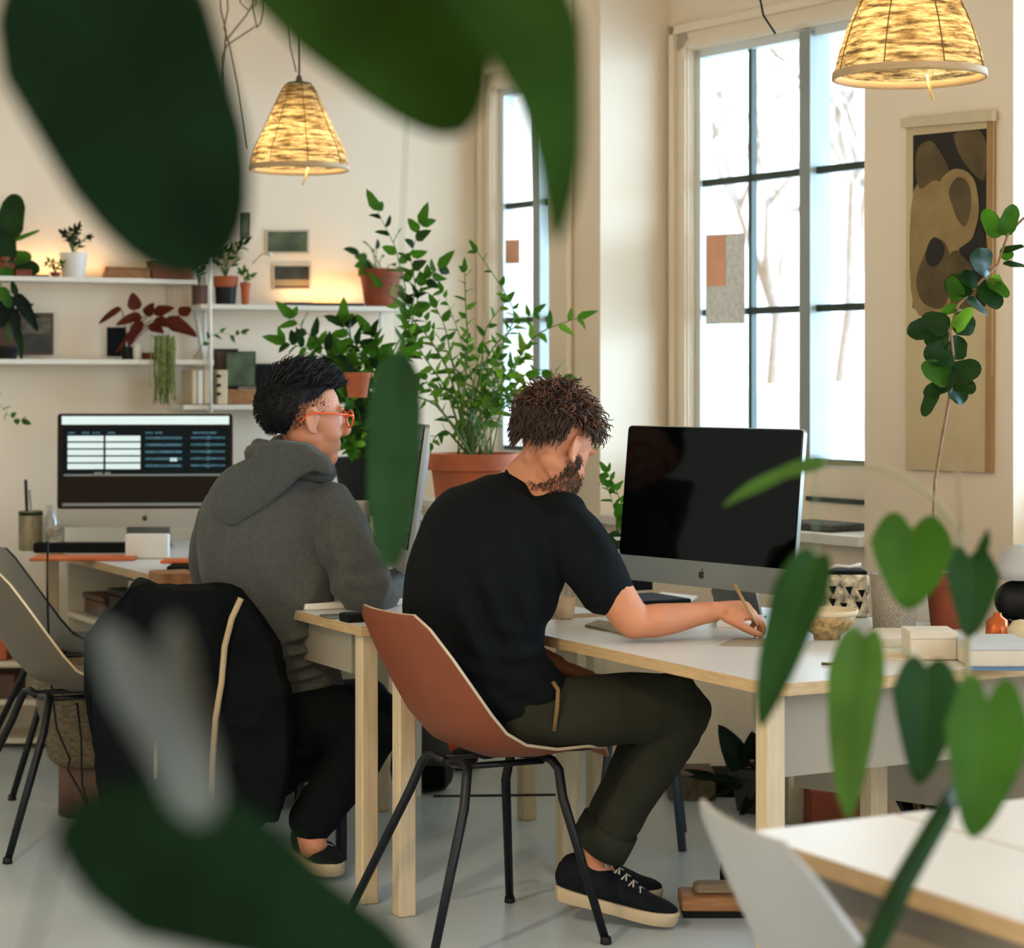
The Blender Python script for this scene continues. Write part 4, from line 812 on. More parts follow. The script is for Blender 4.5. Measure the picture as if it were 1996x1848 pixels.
# loose cords hanging from the ceiling
def cord(pts, r, m, label, name='dangling_cable', cat='cable'):
    o = MB(); o.tube(pts, r, 5); return tag(o.build(name, m), label, cat)
cg = root('cord_tangle', tuple(P(455, 60, 7.9)), 'tangle of thin brown cords hanging from the ceiling left of the cone lamp', 'cord')
for ps in [[(425, -120), (430, 20), (440, 60), (436, 110), (428, 160)], [(438, -120), (444, 20), (436, 55), (446, 85), (462, 165), (480, 290)], [(470, -120), (468, 5), (485, 20), (500, 8), (505, -100)], [(494, -100), (494, 20), (500, 50), (488, 58), (442, 88), (432, 110), (434, 180)], [(515, -100), (514, 20), (508, 45), (500, 54)], [(440, 80), (480, 30), (492, 10), (512, -40)]]:
    m = MB(); m.tube([P(x, y, 7.9) for x, y in ps], .0035, 5); m.build('cord_strand', M_bcord, cg)
cord([P(561, -100, 7.35), P(561, 20, 7.35), P(566, 90, 7.35), P(577, 140, 7.32)], .003, M_bcord, 'slack brown cord joining the cone lamp cord from the ceiling')
cord([P(1483, -120, 6.4), P(1482, 0, 6.4), P(1488, 30, 6.4), P(1512, 66, 6.4)], .0035, M_blk, 'short black cord end dangling in front of the large window top')
cord([P(1048, -120, 6.8), P(1048, 10, 6.8), P(1060, 80, 6.8), P(1090, 150, 6.8), P(1097, 185, 6.8)], .004, M_blk, 'black cord curving down in front of the pier between the windows')
cord([P(1028, -120, 7.6), P(1018, 40, 7.6), P(1022, 75, 7.6), P(1028, 100, 7.6)], .004, M_blk, 'straight thin black cord beside the far window')
# ================================================================ WALL SHELVES
M_shelf = mat('shelf_white', (226, 222, 210), .45, var=.02)
def sboard(parent, x0, x1, y, th=.018, o0=.02, o1=.24, name='shelf_board', m=M_shelf):
    a, b_ = Pb(x0, y, (o0+o1)/2), Pb(x1, y, (o0+o1)/2); z = (a.z+b_.z)/2; a = a-BN*(o0+o1)/2; b_ = b_-BN*(o0+o1)/2
    q = [a+BN*o0, b_+BN*o0, b_+BN*o1, a+BN*o1]
    for v in q: v.z = z-th
    mb = MB(); mb.prism(q, (0, 0, th)); return mb.build(name, m, parent, False), z
shL = root('wall_shelf', tuple(Pb(180, 545, .1)), 'white two-board wall shelf on the left, holding potted plants', 'shelf')
_, zL1 = sboard(shL, -60, 372, 543); _, zL2 = sboard(shL, -60, 404, 701)
shR = root('wall_shelf', tuple(Pb(580, 600, .1)), 'white two-board wall shelf with thin pole behind the person in the hoodie', 'shelf')
_, zR1 = sboard(shR, 378, 786, 597); _, zR2 = sboard(shR, 345, 700, 788)
def pole(parent, x0, y0, x1, y1, off, r=.007, name='upright'):
    mb = MB(); mb.tube([Pb(x0, y0, off), Pb(x1, y1, off)], r, 8); return mb.build(name, M_shelf, parent)
pole(shR, 409, 498, 411, 812, .25); pole(shR, 380, 600, 398, 708, .03, .009); pole(shR, 398, 500, 400, 812, .03); pole(shR, 742, 600, 742, 650, .03, .006)
pole(shL, 375, 520, 378, 600, .03, .012); pole(shL, 330, 545, 332, 701, .03, .005)
for zz, x, par in [(zR1, 411, shR), (zR2, 411, shR)]:
    mb = MB(); a, b_ = Pb(x, 0, .03), Pb(x, 0, .25); a.z = b_.z = zz+.004; mb.tube([a, b_], .006, 6); mb.build('bracket', M_shelf, par)
# warm shelf lamps (small puck lights standing on the boards against the wall)
M_glow = mat('lamp_glow', (255, 190, 120), .4, var=0, emit=1.5)
for (x, zz, e, off, lb) in [(640, zR1, .45, .07, 'small warm lamp strip glowing on the right wall shelf under the pinned photos'), (262, zL1, .45, .07, 'small warm lamp strip glowing on the upper left wall shelf'), (60, zL1, .3, .05, 'small warm lamp strip glowing behind the round leaved plant on the shelf')]:
    c = Pb(x, 0, off); c.z = zz
    r_ = root('strip_lamp', tuple(c), lb, 'lamp'); m = MB(); m.obox(c+V((0, 0, .008)), -BL*.07, BN*.012, V((0, 0, .008)), 0, .003); m.build('housing', M_dwood, r_); m = MB(); m.obox(c+V((0, 0, .019)), -BL*.066, BN*.009, V((0, 0, .003))); m.build('light_tube', M_glow, r_)
    ld = bpy.data.lights.new('strip_light', 'AREA'); ld.shape = 'RECTANGLE'; ld.size = .35; ld.size_y = .03; ld.energy = e; ld.color = (1, .62, .30); lo = bpy.data.objects.new('strip_light', ld); sc.collection.objects.link(lo)
    lo.location = c+V((0, 0, .03)); lo.rotation_euler = (-BN*.4+V((0, 0, 1))).to_track_quat('-Z', 'Y').to_euler()
def on(px, z, off=.12): p = Pb(px, 0, off); p.z = z+.001; return p
def pxm(p): return p.y/F
def twiggy(parent, c, h, spread, n, nl, ln, wd, mats_, rnd, up=1.0, flat=.6):
    fo, stm = MB(), MB()
    for _ in range(n):
        g = rnd.uniform(0, 6.28); tip = c+V((math.cos(g)*spread*rnd.uniform(.3, 1), math.sin(g)*spread*flat*rnd.uniform(.2, 1), h*rnd.uniform(.5, 1)*up))
        sprig(fo, stm, curve_pts(c, tip, (0, 0, h*.12), 6), nl, ln, wd, rnd, .0022, .3, 1.6, len(mats_))
    fo.build('foliage', mats_, parent); stm.build('stems', M_stem, parent)
# white pot with spiky plant
c = on(143, zL1); r_ = potted('potted_plant', c, .054, .098, M_white, 'small spiky grey-green plant in a white pot on the upper left shelf', rim=False, taper=.8)
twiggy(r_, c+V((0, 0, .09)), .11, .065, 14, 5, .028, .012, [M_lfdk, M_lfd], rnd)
# big round leaved plant at the left border
c = on(8, zL1); r_ = potted('potted_plant', c, .055, .075, M_dterra, 'round leaved plant cut by the left picture border on the upper shelf')
fo, stm = MB(), MB()
for (bx, by, tx, ty, w, o) in [(10, 470, 32, 378, .11, .12), (6, 500, -20, 430, .10, .12), (10, 512, 16, 455, .08, .17), (20, 505, 62, 500, .06, .16), (24, 520, 78, 525, .075, .15), (10, 520, 12, 550, .06, .2), (25, 470, 78, 449, .018, .14), (0, 560, 20, 600, .05, .22)]:
    a, b_ = Pb(bx, by, o), Pb(tx, ty, o); fo.leaf(a, b_, w, BN+V((0, 0, .3)), 0, .15, .08, 2.2, .02, 0 if w > .07 else 1); stm.tube(curve_pts(c+V((0, 0, .06)), a, (.01, 0, .03), 5), .003, 5)
fo.build('foliage', [M_lfd, M_lf], r_); stm.build('stems', M_stem, r_)
# boxes
def wbox(x0, x1, y0, z, m, label, off=.1, dp=.1, name='box', cat='box', lid=True):
    a, b_ = Pb(x0, y0, off), Pb(x1, y0, off); h = max(.01, (a.z+b_.z)/2-z); c = (a+b_)/2; c.z = z+h/2+.001; r_ = root(name, (c.x, c.y, z), label, cat)
    mb = MB(); mb.obox(c-V((0, 0, h*.08)), (b_-a)/2*V((1, 1, 0)).length/1.414 if 0 else V(((b_.x-a.x)/2, (b_.y-a.y)/2, 0)), BN*dp/2, V((0, 0, h*.42)), 0, .003); sharp(mb.build('body', m, r_))
    mb = MB(); mb.obox(c+V((0, 0, h*.41)), V(((b_.x-a.x)/2*1.02, (b_.y-a.y)/2*1.02, 0)), BN*dp*.51, V((0, 0, h*.09)), 0, .002); sharp(mb.build('lid', m, r_)); return r_
wbox(205, 288, 522, zL1, M_wood, 'flat honey wooden box on the upper left shelf behind the big dark leaf')
wbox(292, 368, 508, zL1, M_dterra, 'dark reddish box on the upper left shelf end')
wbox(28, 60, 526, zL1, M_dterra, 'low dark red tray on the upper left shelf beside the round leaved plant', .16, .06, 'tray', 'tray')
c = on(108, zL1, .16); r_ = potted('potted_plant', c, .02, .02, M_dterra, 'tiny trailing green sprig on the upper left shelf edge'); twiggy(r_, c+V((0, 0, .018)), .045, .05, 5, 4, .022, .012, [M_lf], rnd)
# right shelf: brown pot, dark pot with terracotta top, hanging orange pot
c = on(389, zR1, .10); r_ = potted('potted_plant', c, .032, .078, M_dwood, 'thin leaved plant in a narrow brown pot behind the shelf pole', rim=False, taper=.9); twiggy(r_, c+V((0, 0, .07)), .20, .06, 12, 7, .035, .011, [M_lfd, M_lf], rnd)
c = on(440, zR1, .11); r_ = potted('potted_plant', c, .045, .078, M_blkp, 'green and cream leaved plant in a black pot with terracotta inner pot', rim=False, taper=.85)
m = MB(); m.lathe([(.043, .07), (.047, .075), (.050, .115), (.044, .115), (.04, .1)], c, 26); m.build('inner_pot', M_terra, r_); twiggy(r_, c+V((0, 0, .11)), .16, .12, 16, 6, .05, .018, [M_lfd, M_lf, M_cream], rnd)
c = Pb(478, 556, .14); r_ = potted('potted_plant', on(478, zR1, .14), .02, .09, M_terra, 'tiny orange pot with one green sprig on the right shelf'); twiggy(r_, on(478, zR1+.085, .14), .05, .03, 3, 3, .035, .016, [M_lf], rnd)
# big terracotta on the right end
c = on(742, zR1, .12); r_ = potted('potted_plant', c, .088, .155, M_dterra, 'bushy green plant in a terracotta pot at the end of the right shelf')
fo, stm = MB(), MB()
for (x, y, w) in [(668, 486, .05), (690, 500, .045), (705, 470, .035), (725, 488, .05), (712, 520, .05), (700, 535, .05), (750, 500, .04), (735, 465, .03), (770, 520, .05), (785, 545, .05), (770, 575, .06), (760, 590, .05), (790, 590, .05), (690, 520, .05)]:
    e_ = Pb(x, y, .12+rnd.uniform(0, .08)); a = c+V((rnd.uniform(-.02, .02), 0, .14)); mid = a+(e_-a)*.55+V((0, 0, .02)); stm.tube([a, mid], .002, 5); fo.leaf(mid, e_, w, BN+V((0, 0, .5))+jit(rnd, .4), 0, .3, .1, 1.5, .03, rnd.randrange(2), 6, 5)
fo.build('foliage', [M_lfd, M_lf], r_); stm.build('stems', M_stem, r_)
# books / magazine
def lying(x0, x1, y, z, m, label, name='magazine', cat='magazine', off=.12, dp=.14, th=.012):
    a, b_ = Pb(x0, y, off), Pb(x1, y, off); c = (a+b_)/2; c.z = z+th/2+.001; mb = MB(); mb.obox(c, V(((b_.x-a.x)/2, (b_.y-a.y)/2, 0)), BN*dp/2, V((0, 0, th/2)), 0, .002); return tag(sharp(mb.build(name, m)), label, cat)
lying(548, 700, 590, zR1, M_gap, 'dark magazine lying flat on the right wall shelf')
# framed things and photos pinned on the wall
M_pg = mat('photo_green', (74, 88, 58), .6, var=.5, vs=12); M_pd = mat('photo_dark_trees', (44, 48, 40), .6, var=.5, vs=22); M_tanp = mat('photo_tan', (150, 132, 102), .6, var=.1)
def photo(x0, y0, x1, y1, off, bands, label, name='photo', cat='photo', border=3, mb_=None, zfix=None):
    def q(ax, ay, bx, by, o): return [Pb(ax, ay, o), Pb(ax, by, o), Pb(bx, by, o), Pb(bx, ay, o)]
    r_ = root(name, tuple(Pb(x0, y1, off)), label, cat)
    flat('print_border', q(x0-border, y0-border, x1+border, y1+border, off), mb_ or mat('photo_border', (206, 190, 172), .7), parent=r_, d=BN*.004)
    for k, (ax, ay, bx, by, m_) in enumerate(bands): flat('printed_image', q(ax, ay, bx, by, off+.0045+.0004*k), m_, parent=r_, d=BN*.0006)
    return r_
photo(521, 450, 600, 492, .002, [(522, 451, 599, 491, M_pg)], 'green landscape photo pinned on the wall above the tree photo')
mb = MB(); 
photo(534, 518, 604, 562, .002, [(535, 519, 603, 545, M_pd), (535, 545, 603, 561, M_tanp), (535, 557, 603, 562, M_dwood)], 'photo of dark trees over a pale field pinned low on the wall')
photo(468, 416, 484, 464, .03, [(469, 417, 482, 463, M_pg)], 'narrow dark edged picture leaning on wall beside the big dark leaf', 'picture', 'picture', 2, M_dwood)
cl_ = root('clip_lamp', tuple(Pb(528, 495, .06)), 'tiny white clip lamp fixed at the corner of the pinned green photo', 'lamp'); mb = MB(); mb.ell(Pb(527, 496, .07), (.010, 0, 0), (0, .010, 0), (0, 0, .010)); mb.build('lamp_head', M_white, cl_); mb = MB(); mb.tube([Pb(527, 496, .07), Pb(510, 495, .05), Pb(492, 514, .004)], .0018, 5); mb.build('arm', M_alu, cl_)
# lower left shelf
photo(-10, 612, 102, 690, .04, [(0, 616, 30, 686, M_dwood), (50, 650, 98, 686, M_pd), (30, 620, 98, 650, mat('photo_khaki', (104, 98, 78), .6, var=.4, vs=30))], 'dark framed picture leaning at the left end of the lower shelf', 'picture', 'picture', 2, M_dwood)
c = on(15, zL2, .14); r_ = potted('potted_plant', c, .045, .05, M_blkp, 'drooping dark leaved plant before the picture on the lower left shelf')
fo, stm = MB(), MB()
for (bx, by, tx, ty, w) in [(30, 572, 75, 648, .055), (20, 575, 5, 640, .05), (26, 600, 34, 672, .045), (10, 580, -15, 660, .05), (35, 640, 42, 705, .03), (30, 575, 22, 545, .03), (48, 600, 66, 592, .02), (55, 610, 78, 620, .02)]:
    a, b_ = Pb(bx, by, .2), Pb(tx, ty, .2); fo.leaf(a, b_, w, BN, 0, .3, .1, 1.6, .03, 0 if w > .04 else 1); stm.tube(curve_pts(c+V((0, 0, .04)), a, (0, 0, .05), 5), .0025, 5)
fo.build('foliage', [M_lfdk, M_lfd], r_); stm.build('stems', M_stem, r_)
photo(209, 639, 244, 694, .05, [(210, 640, 243, 693, M_gap)], 'plain black card leaning on the lower left shelf behind red-brown leaves', 'card', 'card', 1, M_gap)
c = on(250, zL2, .12); r_ = potted('potted_plant', c, .033, .05, M_blkp, 'red-brown broad leaved plant on the lower left shelf', rim=False)
fo, stm = MB(), MB()
for (bx, by, tx, ty, w) in [(262, 605, 258, 570, .06), (235, 600, 192, 632, .03), (275, 615, 225, 635, .045), (275, 625, 250, 672, .045), (285, 615, 300, 590, .045), (300, 612, 340, 600, .05), (300, 625, 345, 640, .05), (320, 625, 385, 657, .075), (350, 615, 372, 600, .05), (262, 640, 225, 690, .02), (290, 635, 320, 650, .05)]:
    a, b_ = Pb(bx, by, .16), Pb(tx, ty, .16+rnd.uniform(-.03, .04)); fo.leaf(a, b_, w, BN+V((0, 0, .6)), 0, .3, .1, 1.6, .03, 0); stm.tube(curve_pts(c+V((0, 0, .045)), a, (0, 0, .03), 5), .002, 5)
fo.build('foliage', [M_lfr], r_); stm.build('stems', M_dterra, r_)
m = MB(); c = on(268, zL2, .17); m.lathe([(.014, 0), (.016, .002), (.018, .06), (.015, .06), (.013, .01), (.001, .01)], c, 20); tag(m.build('cup', M_white), 'small white cup on the lower left shelf beside the dark pot', 'cup')
wbox(277, 300, 688, zL2, M_dterra, 'small dark red box on the lower left shelf beside the hanging grass')
c = on(322, zL2, .19); r_ = potted('potted_plant', c, .045, .05, mat('grey_glass_pot', (150, 142, 126), .3), 'trailing string plant with long pale green strands hanging off the lower shelf', rim=False)
m = MB()
for k in range(70):
    x = rnd.gauss(322, 11); L_ = rnd.uniform(90, 135); o_ = .25+rnd.uniform(0, .025); tp = c+V((rnd.uniform(-.03, .03), 0, .06)); a = Pb(x, 652+rnd.uniform(0, 8), o_); pts = [tp, a]+[Pb(x+rnd.uniform(-2, 2), 655+L_*t, o_) for t in (.25, .5, .75, 1)]
    m.tube(pts, .0022, 3)
m.build('strands', mat('pale_grass_strand', (134, 148, 84), .7, var=.3, vs=60), r_)
# right shelf lower board
for k, (x0, x1, m_, lb) in enumerate([(364, 373, M_cream, 'leftmost cream folder on the lower right shelf'), (375, 385, M_paper, 'white folder beside the leftmost cream folder'), (387, 397, M_cream, 'cream folder touching the shelf pole')]):
    a, b_ = Pb(x0, 722, .13), Pb(x1, 722, .13); mb = MB(); h = a.z-zR2; c = (a+b_)/2; c.z = zR2+h/2+.001; mb.obox(c, V(((b_.x-a.x)/2, (b_.y-a.y)/2, 0)), BN*.09, V((0, 0, h/2)), 0, .003); tag(sharp(mb.build('folder', m_)), lb, 'folder')
r_ = wbox(417, 436, 722, zR2, M_cream, 'small cream drawer chest with three dark pulls on the lower right shelf', .15, .12, 'drawer_chest', 'chest')
for y in (733, 751, 768): mb = MB(); mb.obox(Pb(426, y, .212), -BL*.009, BN*.002, V((0, 0, .006))); mb.build('pull', M_gap, r_, False)
photo(419, 682, 462, 757, .03, [(421, 684, 461, 756, M_dwood)], 'dark framed picture behind the green picture on the lower right shelf', 'picture', 'picture', 2, M_gap)
photo(440, 686, 497, 752, .07, [(441, 687, 496, 751, M_pg)], 'green picture standing on wooden blocks on the lower right shelf', 'picture', 'picture', 1, M_lfdk)
wbox(438, 492, 760, zR2, M_wood, 'honey wooden block on the lower right shelf under the green picture', .1, .1, 'wooden_block', 'block')
photo(500, 710, 560, 786, .04, [(502, 712, 558, 784, M_gap)], 'black album leaning behind the head of the person in the hoodie', 'album', 'album', 1, M_gap)
photo(598, 702, 668, 786, .04, [(600, 704, 666, 784, M_dwood)], 'brown album leaning right of the black album on the lower right shelf', 'album', 'album', 1, M_dwood)
vg = root('trailing_vine', tuple(Pb(400, 680, .26)), 'thin trailing green vine crossing the shelf pole', 'plant')
fo, stm = MB(), MB(); pts = [Pb(x, y, .27) for x, y in [(380, 700), (395, 672), (410, 655), (430, 648), (460, 655), (470, 650)]]; pts[0] = Pb(378, 699, .1); sprig(fo, stm, pts, 7, .04, .02, rnd, .0015); fo.build('foliage', [M_lf], vg); stm.build('stems', M_stem, vg)
vg = root('trailing_vine', tuple(Pb(0, 800, .3)), 'green vine tips reaching in from the left border above the desk', 'plant')
fo, stm = MB(), MB(); sprig(fo, stm, [Pb(x, y, .3) for x, y in [(-60, 705), (-20, 760), (5, 795), (20, 812), (42, 820)]], 8, .04, .025, rnd, .0015); fo.build('foliage', [M_lf], vg); stm.build('stems', M_stem, vg)
# ================================================================ BIG POT PLANT BY THE WINDOW
Yp = 7.15; kp = Yp/F
c = P(922, 740, Yp); c.z = P(0, 1048, Yp).z; zp = c.z
ps = root('plant_stand', (c.x, c.y, 0), 'white wooden stand carrying the large terracotta pot by the window', 'stand')
m = MB(); m.box(c.x-.2, c.x+.2, c.y-.17, c.y+.17, zp-.03, zp-.001, bev=.006); sharp(m.build('stand_top', M_white, ps))
for i in (-1, 1):
    for j in (-1, 1): m = MB(); m.box(c.x+i*.18-.015, c.x+i*.18+.015, c.y+j*.15-.015, c.y+j*.15+.015, 0, zp-.03); m.build('leg', M_white, ps, False)
r_ = potted('zz_plant', c, .145, .28, M_terra, 'tall airy green plant in a large terracotta pot by the far window', taper=.74)
fo, stm = MB(), MB(); b0 = c+V((0, 0, .26))
for (bx, pts_, n_, ln, wd) in [
    (10, [(905, 840), (880, 740), (850, 680), (820, 640), (745, 560)], 16, .07, .026), (0, [(900, 850), (870, 760), (830, 700), (795, 640)], 14, .055, .023),
    (0, [(900, 840), (905, 760), (912, 680), (908, 600), (906, 530)], 18, .05, .02), (-10, [(915, 830), (935, 740), (960, 680), (1000, 640), (1040, 610)], 15, .055, .023),
    (0, [(925, 830), (970, 760), (1010, 700), (1050, 650), (1125, 620)], 15, .075, .027), (5, [(910, 830), (950, 740), (985, 660), (1000, 600), (930, 490)], 18, .05, .02),
    (0, [(895, 850), (850, 790), (800, 770), (780, 760)], 8, .055, .028), (0, [(900, 850), (860, 800), (840, 760), (830, 740)], 9, .05, .026), (0, [(930, 840), (970, 800), (1000, 770), (1030, 740)], 9, .05, .028),
    (0, [(905, 830), (895, 760), (880, 700), (868, 640), (850, 600)], 11, .055, .028), (0, [(920, 830), (930, 760), (940, 700), (948, 640), (985, 590)], 12, .055, .026), (0, [(935, 840), (1000, 760), (1040, 720), (1100, 735)], 9, .06, .035),
    (0, [(915, 840), (918, 790), (925, 740), (935, 690)], 9, .045, .024), (0, [(890, 860), (870, 840), (850, 850), (842, 865)], 7, .04, .022), (0, [(920, 850), (950, 800), (965, 750), (970, 700)], 9, .05, .026)]:
    dy = rnd.uniform(-.15, .15); pp = [b0+V((bx*kp, 0, 0))]+[P(x, y, Yp+dy*(i+1)/len(pts_)) for i, (x, y) in enumerate(pts_)]
    q = [];                                     # smooth the polyline
    for i in range(len(pp)-1):
        a_, b_, c_, d_ = pp[max(i-1, 0)], pp[i], pp[i+1], pp[min(i+2, len(pp)-1)]
        for t in (0, .33, .66): q.append(.5*((2*b_)+(c_-a_)*t+(2*a_-5*b_+4*c_-d_)*t*t+(3*b_-a_-3*c_+d_)*t**3))
    q.append(pp[-1]); sprig(fo, stm, q, n_, ln, wd, rnd, .0055, .3, 1.5, 2)
for k in range(12):
    x, y = rnd.uniform(770, 1080), rnd.uniform(560, 800); e_ = P(x, y, Yp+rnd.uniform(-.15, .2)); sprig(fo, stm, curve_pts(b0+V((rnd.uniform(-.06, .06), 0, 0)), e_, (0, 0, .06), 8), 12, .048, .02, rnd, .003, .4, 1.5, 2)
fo.build('foliage', [M_lf, M_lfl], r_); stm.build('stems', M_stem, r_)
# climbing plant between the shelf and window (upper right sprays) and bush behind the hoodie
Yb = 7.6
c = P(715, 740, Yb); c.z = 0
pb_ = root('plant_stand', (c.x, c.y, 0), 'dark tall plant stand behind the edge-on computer', 'stand')
zb2 = P(0, 985, Yb).z
m = MB(); m.box(c.x-.14, c.x+.14, c.y-.12, c.y+.12, zb2-.03, zb2-.001, bev=.005); sharp(m.build('stand_top', M_dwood, pb_))
for i in (-1, 1):
    for j in (-1, 1): m = MB(); m.box(c.x+i*.12-.012, c.x+i*.12+.012, c.y+j*.1-.012, c.y+j*.1+.012, 0, zb2-.03); m.build('leg', M_dwood, pb_, False)
c.z = zb2; r_ = potted('leafy_bush', c, .12, .17, M_blkp, 'dense leafy green bush in a black pot behind the orange glasses', rim=False)
fo, stm = MB(), MB()
for k in range(34):
    x = rnd.uniform(645, 800); y = rnd.uniform(665, 900); e_ = P(x, y, Yb+rnd.uniform(-.2, .12)); sprig(fo, stm, curve_pts(c+V((0, 0, .15)), e_, (rnd.uniform(-.03, .03), 0, .05), 6), 9, .075, .036, rnd, .003, .25, 1.5, 3)
for pts_ in [[(700, 760), (660, 700), (620, 670), (570, 620)], [(700, 740), (650, 700), (600, 680), (556, 668)], [(720, 740), (700, 680), (670, 640), (670, 625)], [(760, 700), (790, 640), (790, 560), (770, 480), (735, 410)], [(770, 700), (800, 620), (810, 560), (800, 500), (820, 438)], [(780, 700), (800, 640), (820, 560), (855, 522)], [(730, 740), (740, 680), (720, 650)]]:
    pp = [c+V((0, 0, .15))]+[P(x, y, Yb-.05) for x, y in pts_]; q = []
    for i in range(len(pp)-1): q += [pp[i], (pp[i]+pp[i+1])/2]
    q.append(pp[-1]); sprig(fo, stm, q, 15, .085, .04, rnd, .004, .35, 1.5, 2)
fo.build('foliage', [M_lf, M_lfd, M_lfl], r_); stm.build('stems', M_stem, r_)
c2 = P(697, 775, 7.3); r_ = root('hanging_pot', tuple(c2), 'small terracotta pot half hidden in the leaves of the bush', 'plant'); pot(r_, c2, .045, .085, M_terra)
# ================================================================ THINGS ON THE LEFT DESK
def at(px, Y, z=TH): p = P(px, 740, Y); p.z = z+.0005; return p
c = at(60, 7.95); r_ = root('pen_cup', tuple(c), 'green-brown patterned cup holding pens at the left desk end', 'cup')
m = MB(); m.lathe([(.042, 0), (.044, .002), (.044, .145), (.040, .145), (.039, .01), (.001, .008)], c, 28); m.build('body', mat('cup_pattern', (134, 122, 92), .6, var=.45, vs=26, stretch=(1, 1, .3)), r_); m = MB(); m.lathe([(.0445, .130), (.0445, .142)], c, 28); m.f = [x for x in m.f if len(x) == 4]; m.mi = [0]*len(m.f); m.build('rim_band', M_lfd, r_)
for (dx, dy, x1, y1, r, m_, lb) in [(-.01, 0, 50, 935, .006, M_blkp, 'black thick pen leaning in the patterned pen cup'), (.01, .01, 57, 955, .004, M_alu, 'thin silver pen in the patterned pen cup')]:
    m = MB(); m.tube([c+V((dx, dy, .012)), P(x1, y1, 7.95)], r, 8); tag(m.build('pen', m_), lb, 'pen')
c = at(97, 8.05); m = MB(); m.lathe([(.028, 0), (.030, .002), (.030, .10), (.018, .125), (.016, .16), (.014, .16), (.001, .155)], c, 24); tag(m.build('bottle', mat('clear_glass', (206, 204, 196), .1, var=.02, spec=.8)), 'pale glass bottle standing between the pen cup and lit computer', 'bottle')
c = at(107, 7.9); m = MB(); m.obox(c+V((0, 0, .045)), (.030, 0, 0), (0, .03, 0), (0, 0, .045), 0, .004); tag(sharp(m.build('small_box', mat('grey_print_box', (168, 160, 144), .6, var=.5, vs=34))), 'small grey printed box in front of the glass bottle', 'box')
c = at(98, 7.98, TH+.0); 
def dbox(px, Y, w, d, h, m_, name, label, cat, z=TH, rz=0.0, bev=.003):
    c = at(px, Y, z); mb = MB(); cs, sn = math.cos(rz), math.sin(rz); mb.obox(c+V((0, 0, h/2)), V((cs, sn, 0))*w/2, V((-sn, cs, 0))*d/2, V((0, 0, h/2)), 0, bev); return tag(sharp(mb.build(name, m_)), label, cat)
dbox(165, 7.86, .36, .07, .035, M_gap, 'monitor_riser', 'low black riser bar under the lit computer', 'stand')
M_orp = mat('orange_book', (214, 110, 56), .6, var=.12)
dbox(165, 7.55, .36, .16, .010, M_orp, 'orange_folder', 'thin orange folder lying below the lit computer', 'folder', rz=.06)
dbox(288, 7.6, .15, .05, .085, M_paper, 'paper_box', 'open white paper box standing before the lit computer', 'box')
dbox(352, 7.15, .12, .1, .012, M_orp, 'orange_notebook', 'orange notebook partly hidden by the person in the hoodie', 'notebook', z=TH+.022)
dbox(360, 7.1, .10, .12, .02, M_gap, 'black_notebook', 'black notebook under the orange notebook on the left desk', 'notebook')
dbox(338, 6.65, .12, .12, .038, M_wood, 'wooden_tray', 'brown wooden tray at the near end of the left desk', 'tray', rz=RT)
m = MB(); c_ = P(358, 1148, 6.35); m.lathe([(.022, -.05), (.024, -.04), (.022, .0), (.012, .006)], c_, 16); tag(m.build('orange_bottle', mat('orange_plastic', (196, 84, 40), .4)), 'dark orange bottle at the desk edge against the grey hoodie', 'bottle')
# mug and bits between the two people
c = at(700, 6.55); r_ = root('mug', tuple(c), 'white mug on the desk behind the arm of the person in the hoodie', 'cup'); m = MB(); m.lathe([(.03, 0), (.034, .003), (.036, .1), (.032, .1), (.030, .01), (.001, .008)], c+V((0, 0, .16)), 26); m.build('body', M_white, r_); m = MB(); m.box(c.x-.05, c.x+.05, c.y-.05, c.y+.05, c.z, c.z+.16, bev=.004); sharp(m.build('saucer_box', M_cream, r_))
m = MB(); rb2 = random.Random(4)
for k in range(46):
    a = P(800+rb2.uniform(-8, 14), 1000+rb2.uniform(-20, 90), 6.15+rb2.uniform(-.05, .05)); m.tube([a, a+jit(rb2, .02), a+jit(rb2, .03)], .0028, 4)
c_ = at(806, 6.15); m.tube([c_, P(806, 1000, 6.15)], .01, 6); tag(m.build('dried_bouquet', mat('dried_straw', (150, 128, 96), .8, var=.3, vs=40)), 'dried beige twig bunch standing behind the edge-on computer', 'plant')
dbox(672, 5.72, .07, .12, .006, M_alu, 'phone', 'silver phone on desk edge below the grey sleeve', 'phone', rz=RT)
dbox(675, 6.0, .14, .3, .018, M_paper, 'keyboard', 'white keyboard on the desk between the person in the hoodie and the edge-on computer', 'keyboard', rz=RT)
dbox(700, 5.62, .06, .09, .022, M_gap, 'black_case', 'small black case at the corner of the left desk', 'case', rz=RT)
# ================================================================ THINGS ON THE RIGHT DESK
def place(px, py, z=TH): Y = (EYE-z)*F/(py-HY); p = P(px, py, Y); p.z = z+.0005; return p
c = place(1100, 1206); r_ = root('cup', tuple(c), 'beige cup on the desk between the black T-shirt and its sleeve', 'cup'); m = MB(); m.lathe([(.022, 0), (.025, .003), (.03, .055), (.027, .055), (.023, .006), (.001, .005)], c, 26); m.build('body', mat('beige_cup', (206, 176, 138), .5), r_)
def sheet(pts, z, m_, name, label, cat, th=.002): 
    q = [place(x, y, z) for x, y in pts]; mb = MB(); mb.prism(q, (0, 0, th)); return tag(mb.build(name, m_, smooth=False), label, cat)
sheet([(1140, 1222), (1165, 1212), (1262, 1228), (1235, 1242)], TH, mat('grey_felt', (150, 140, 122), .8), 'notebook', 'thin taupe notebook under the elbow of the man in black', 'notebook', .005)
sheet([(1397, 1222), (1418, 1206), (1490, 1208), (1482, 1226)], TH, M_paper, 'notepad', 'small white notepad under the writing hand', 'notepad', .012)
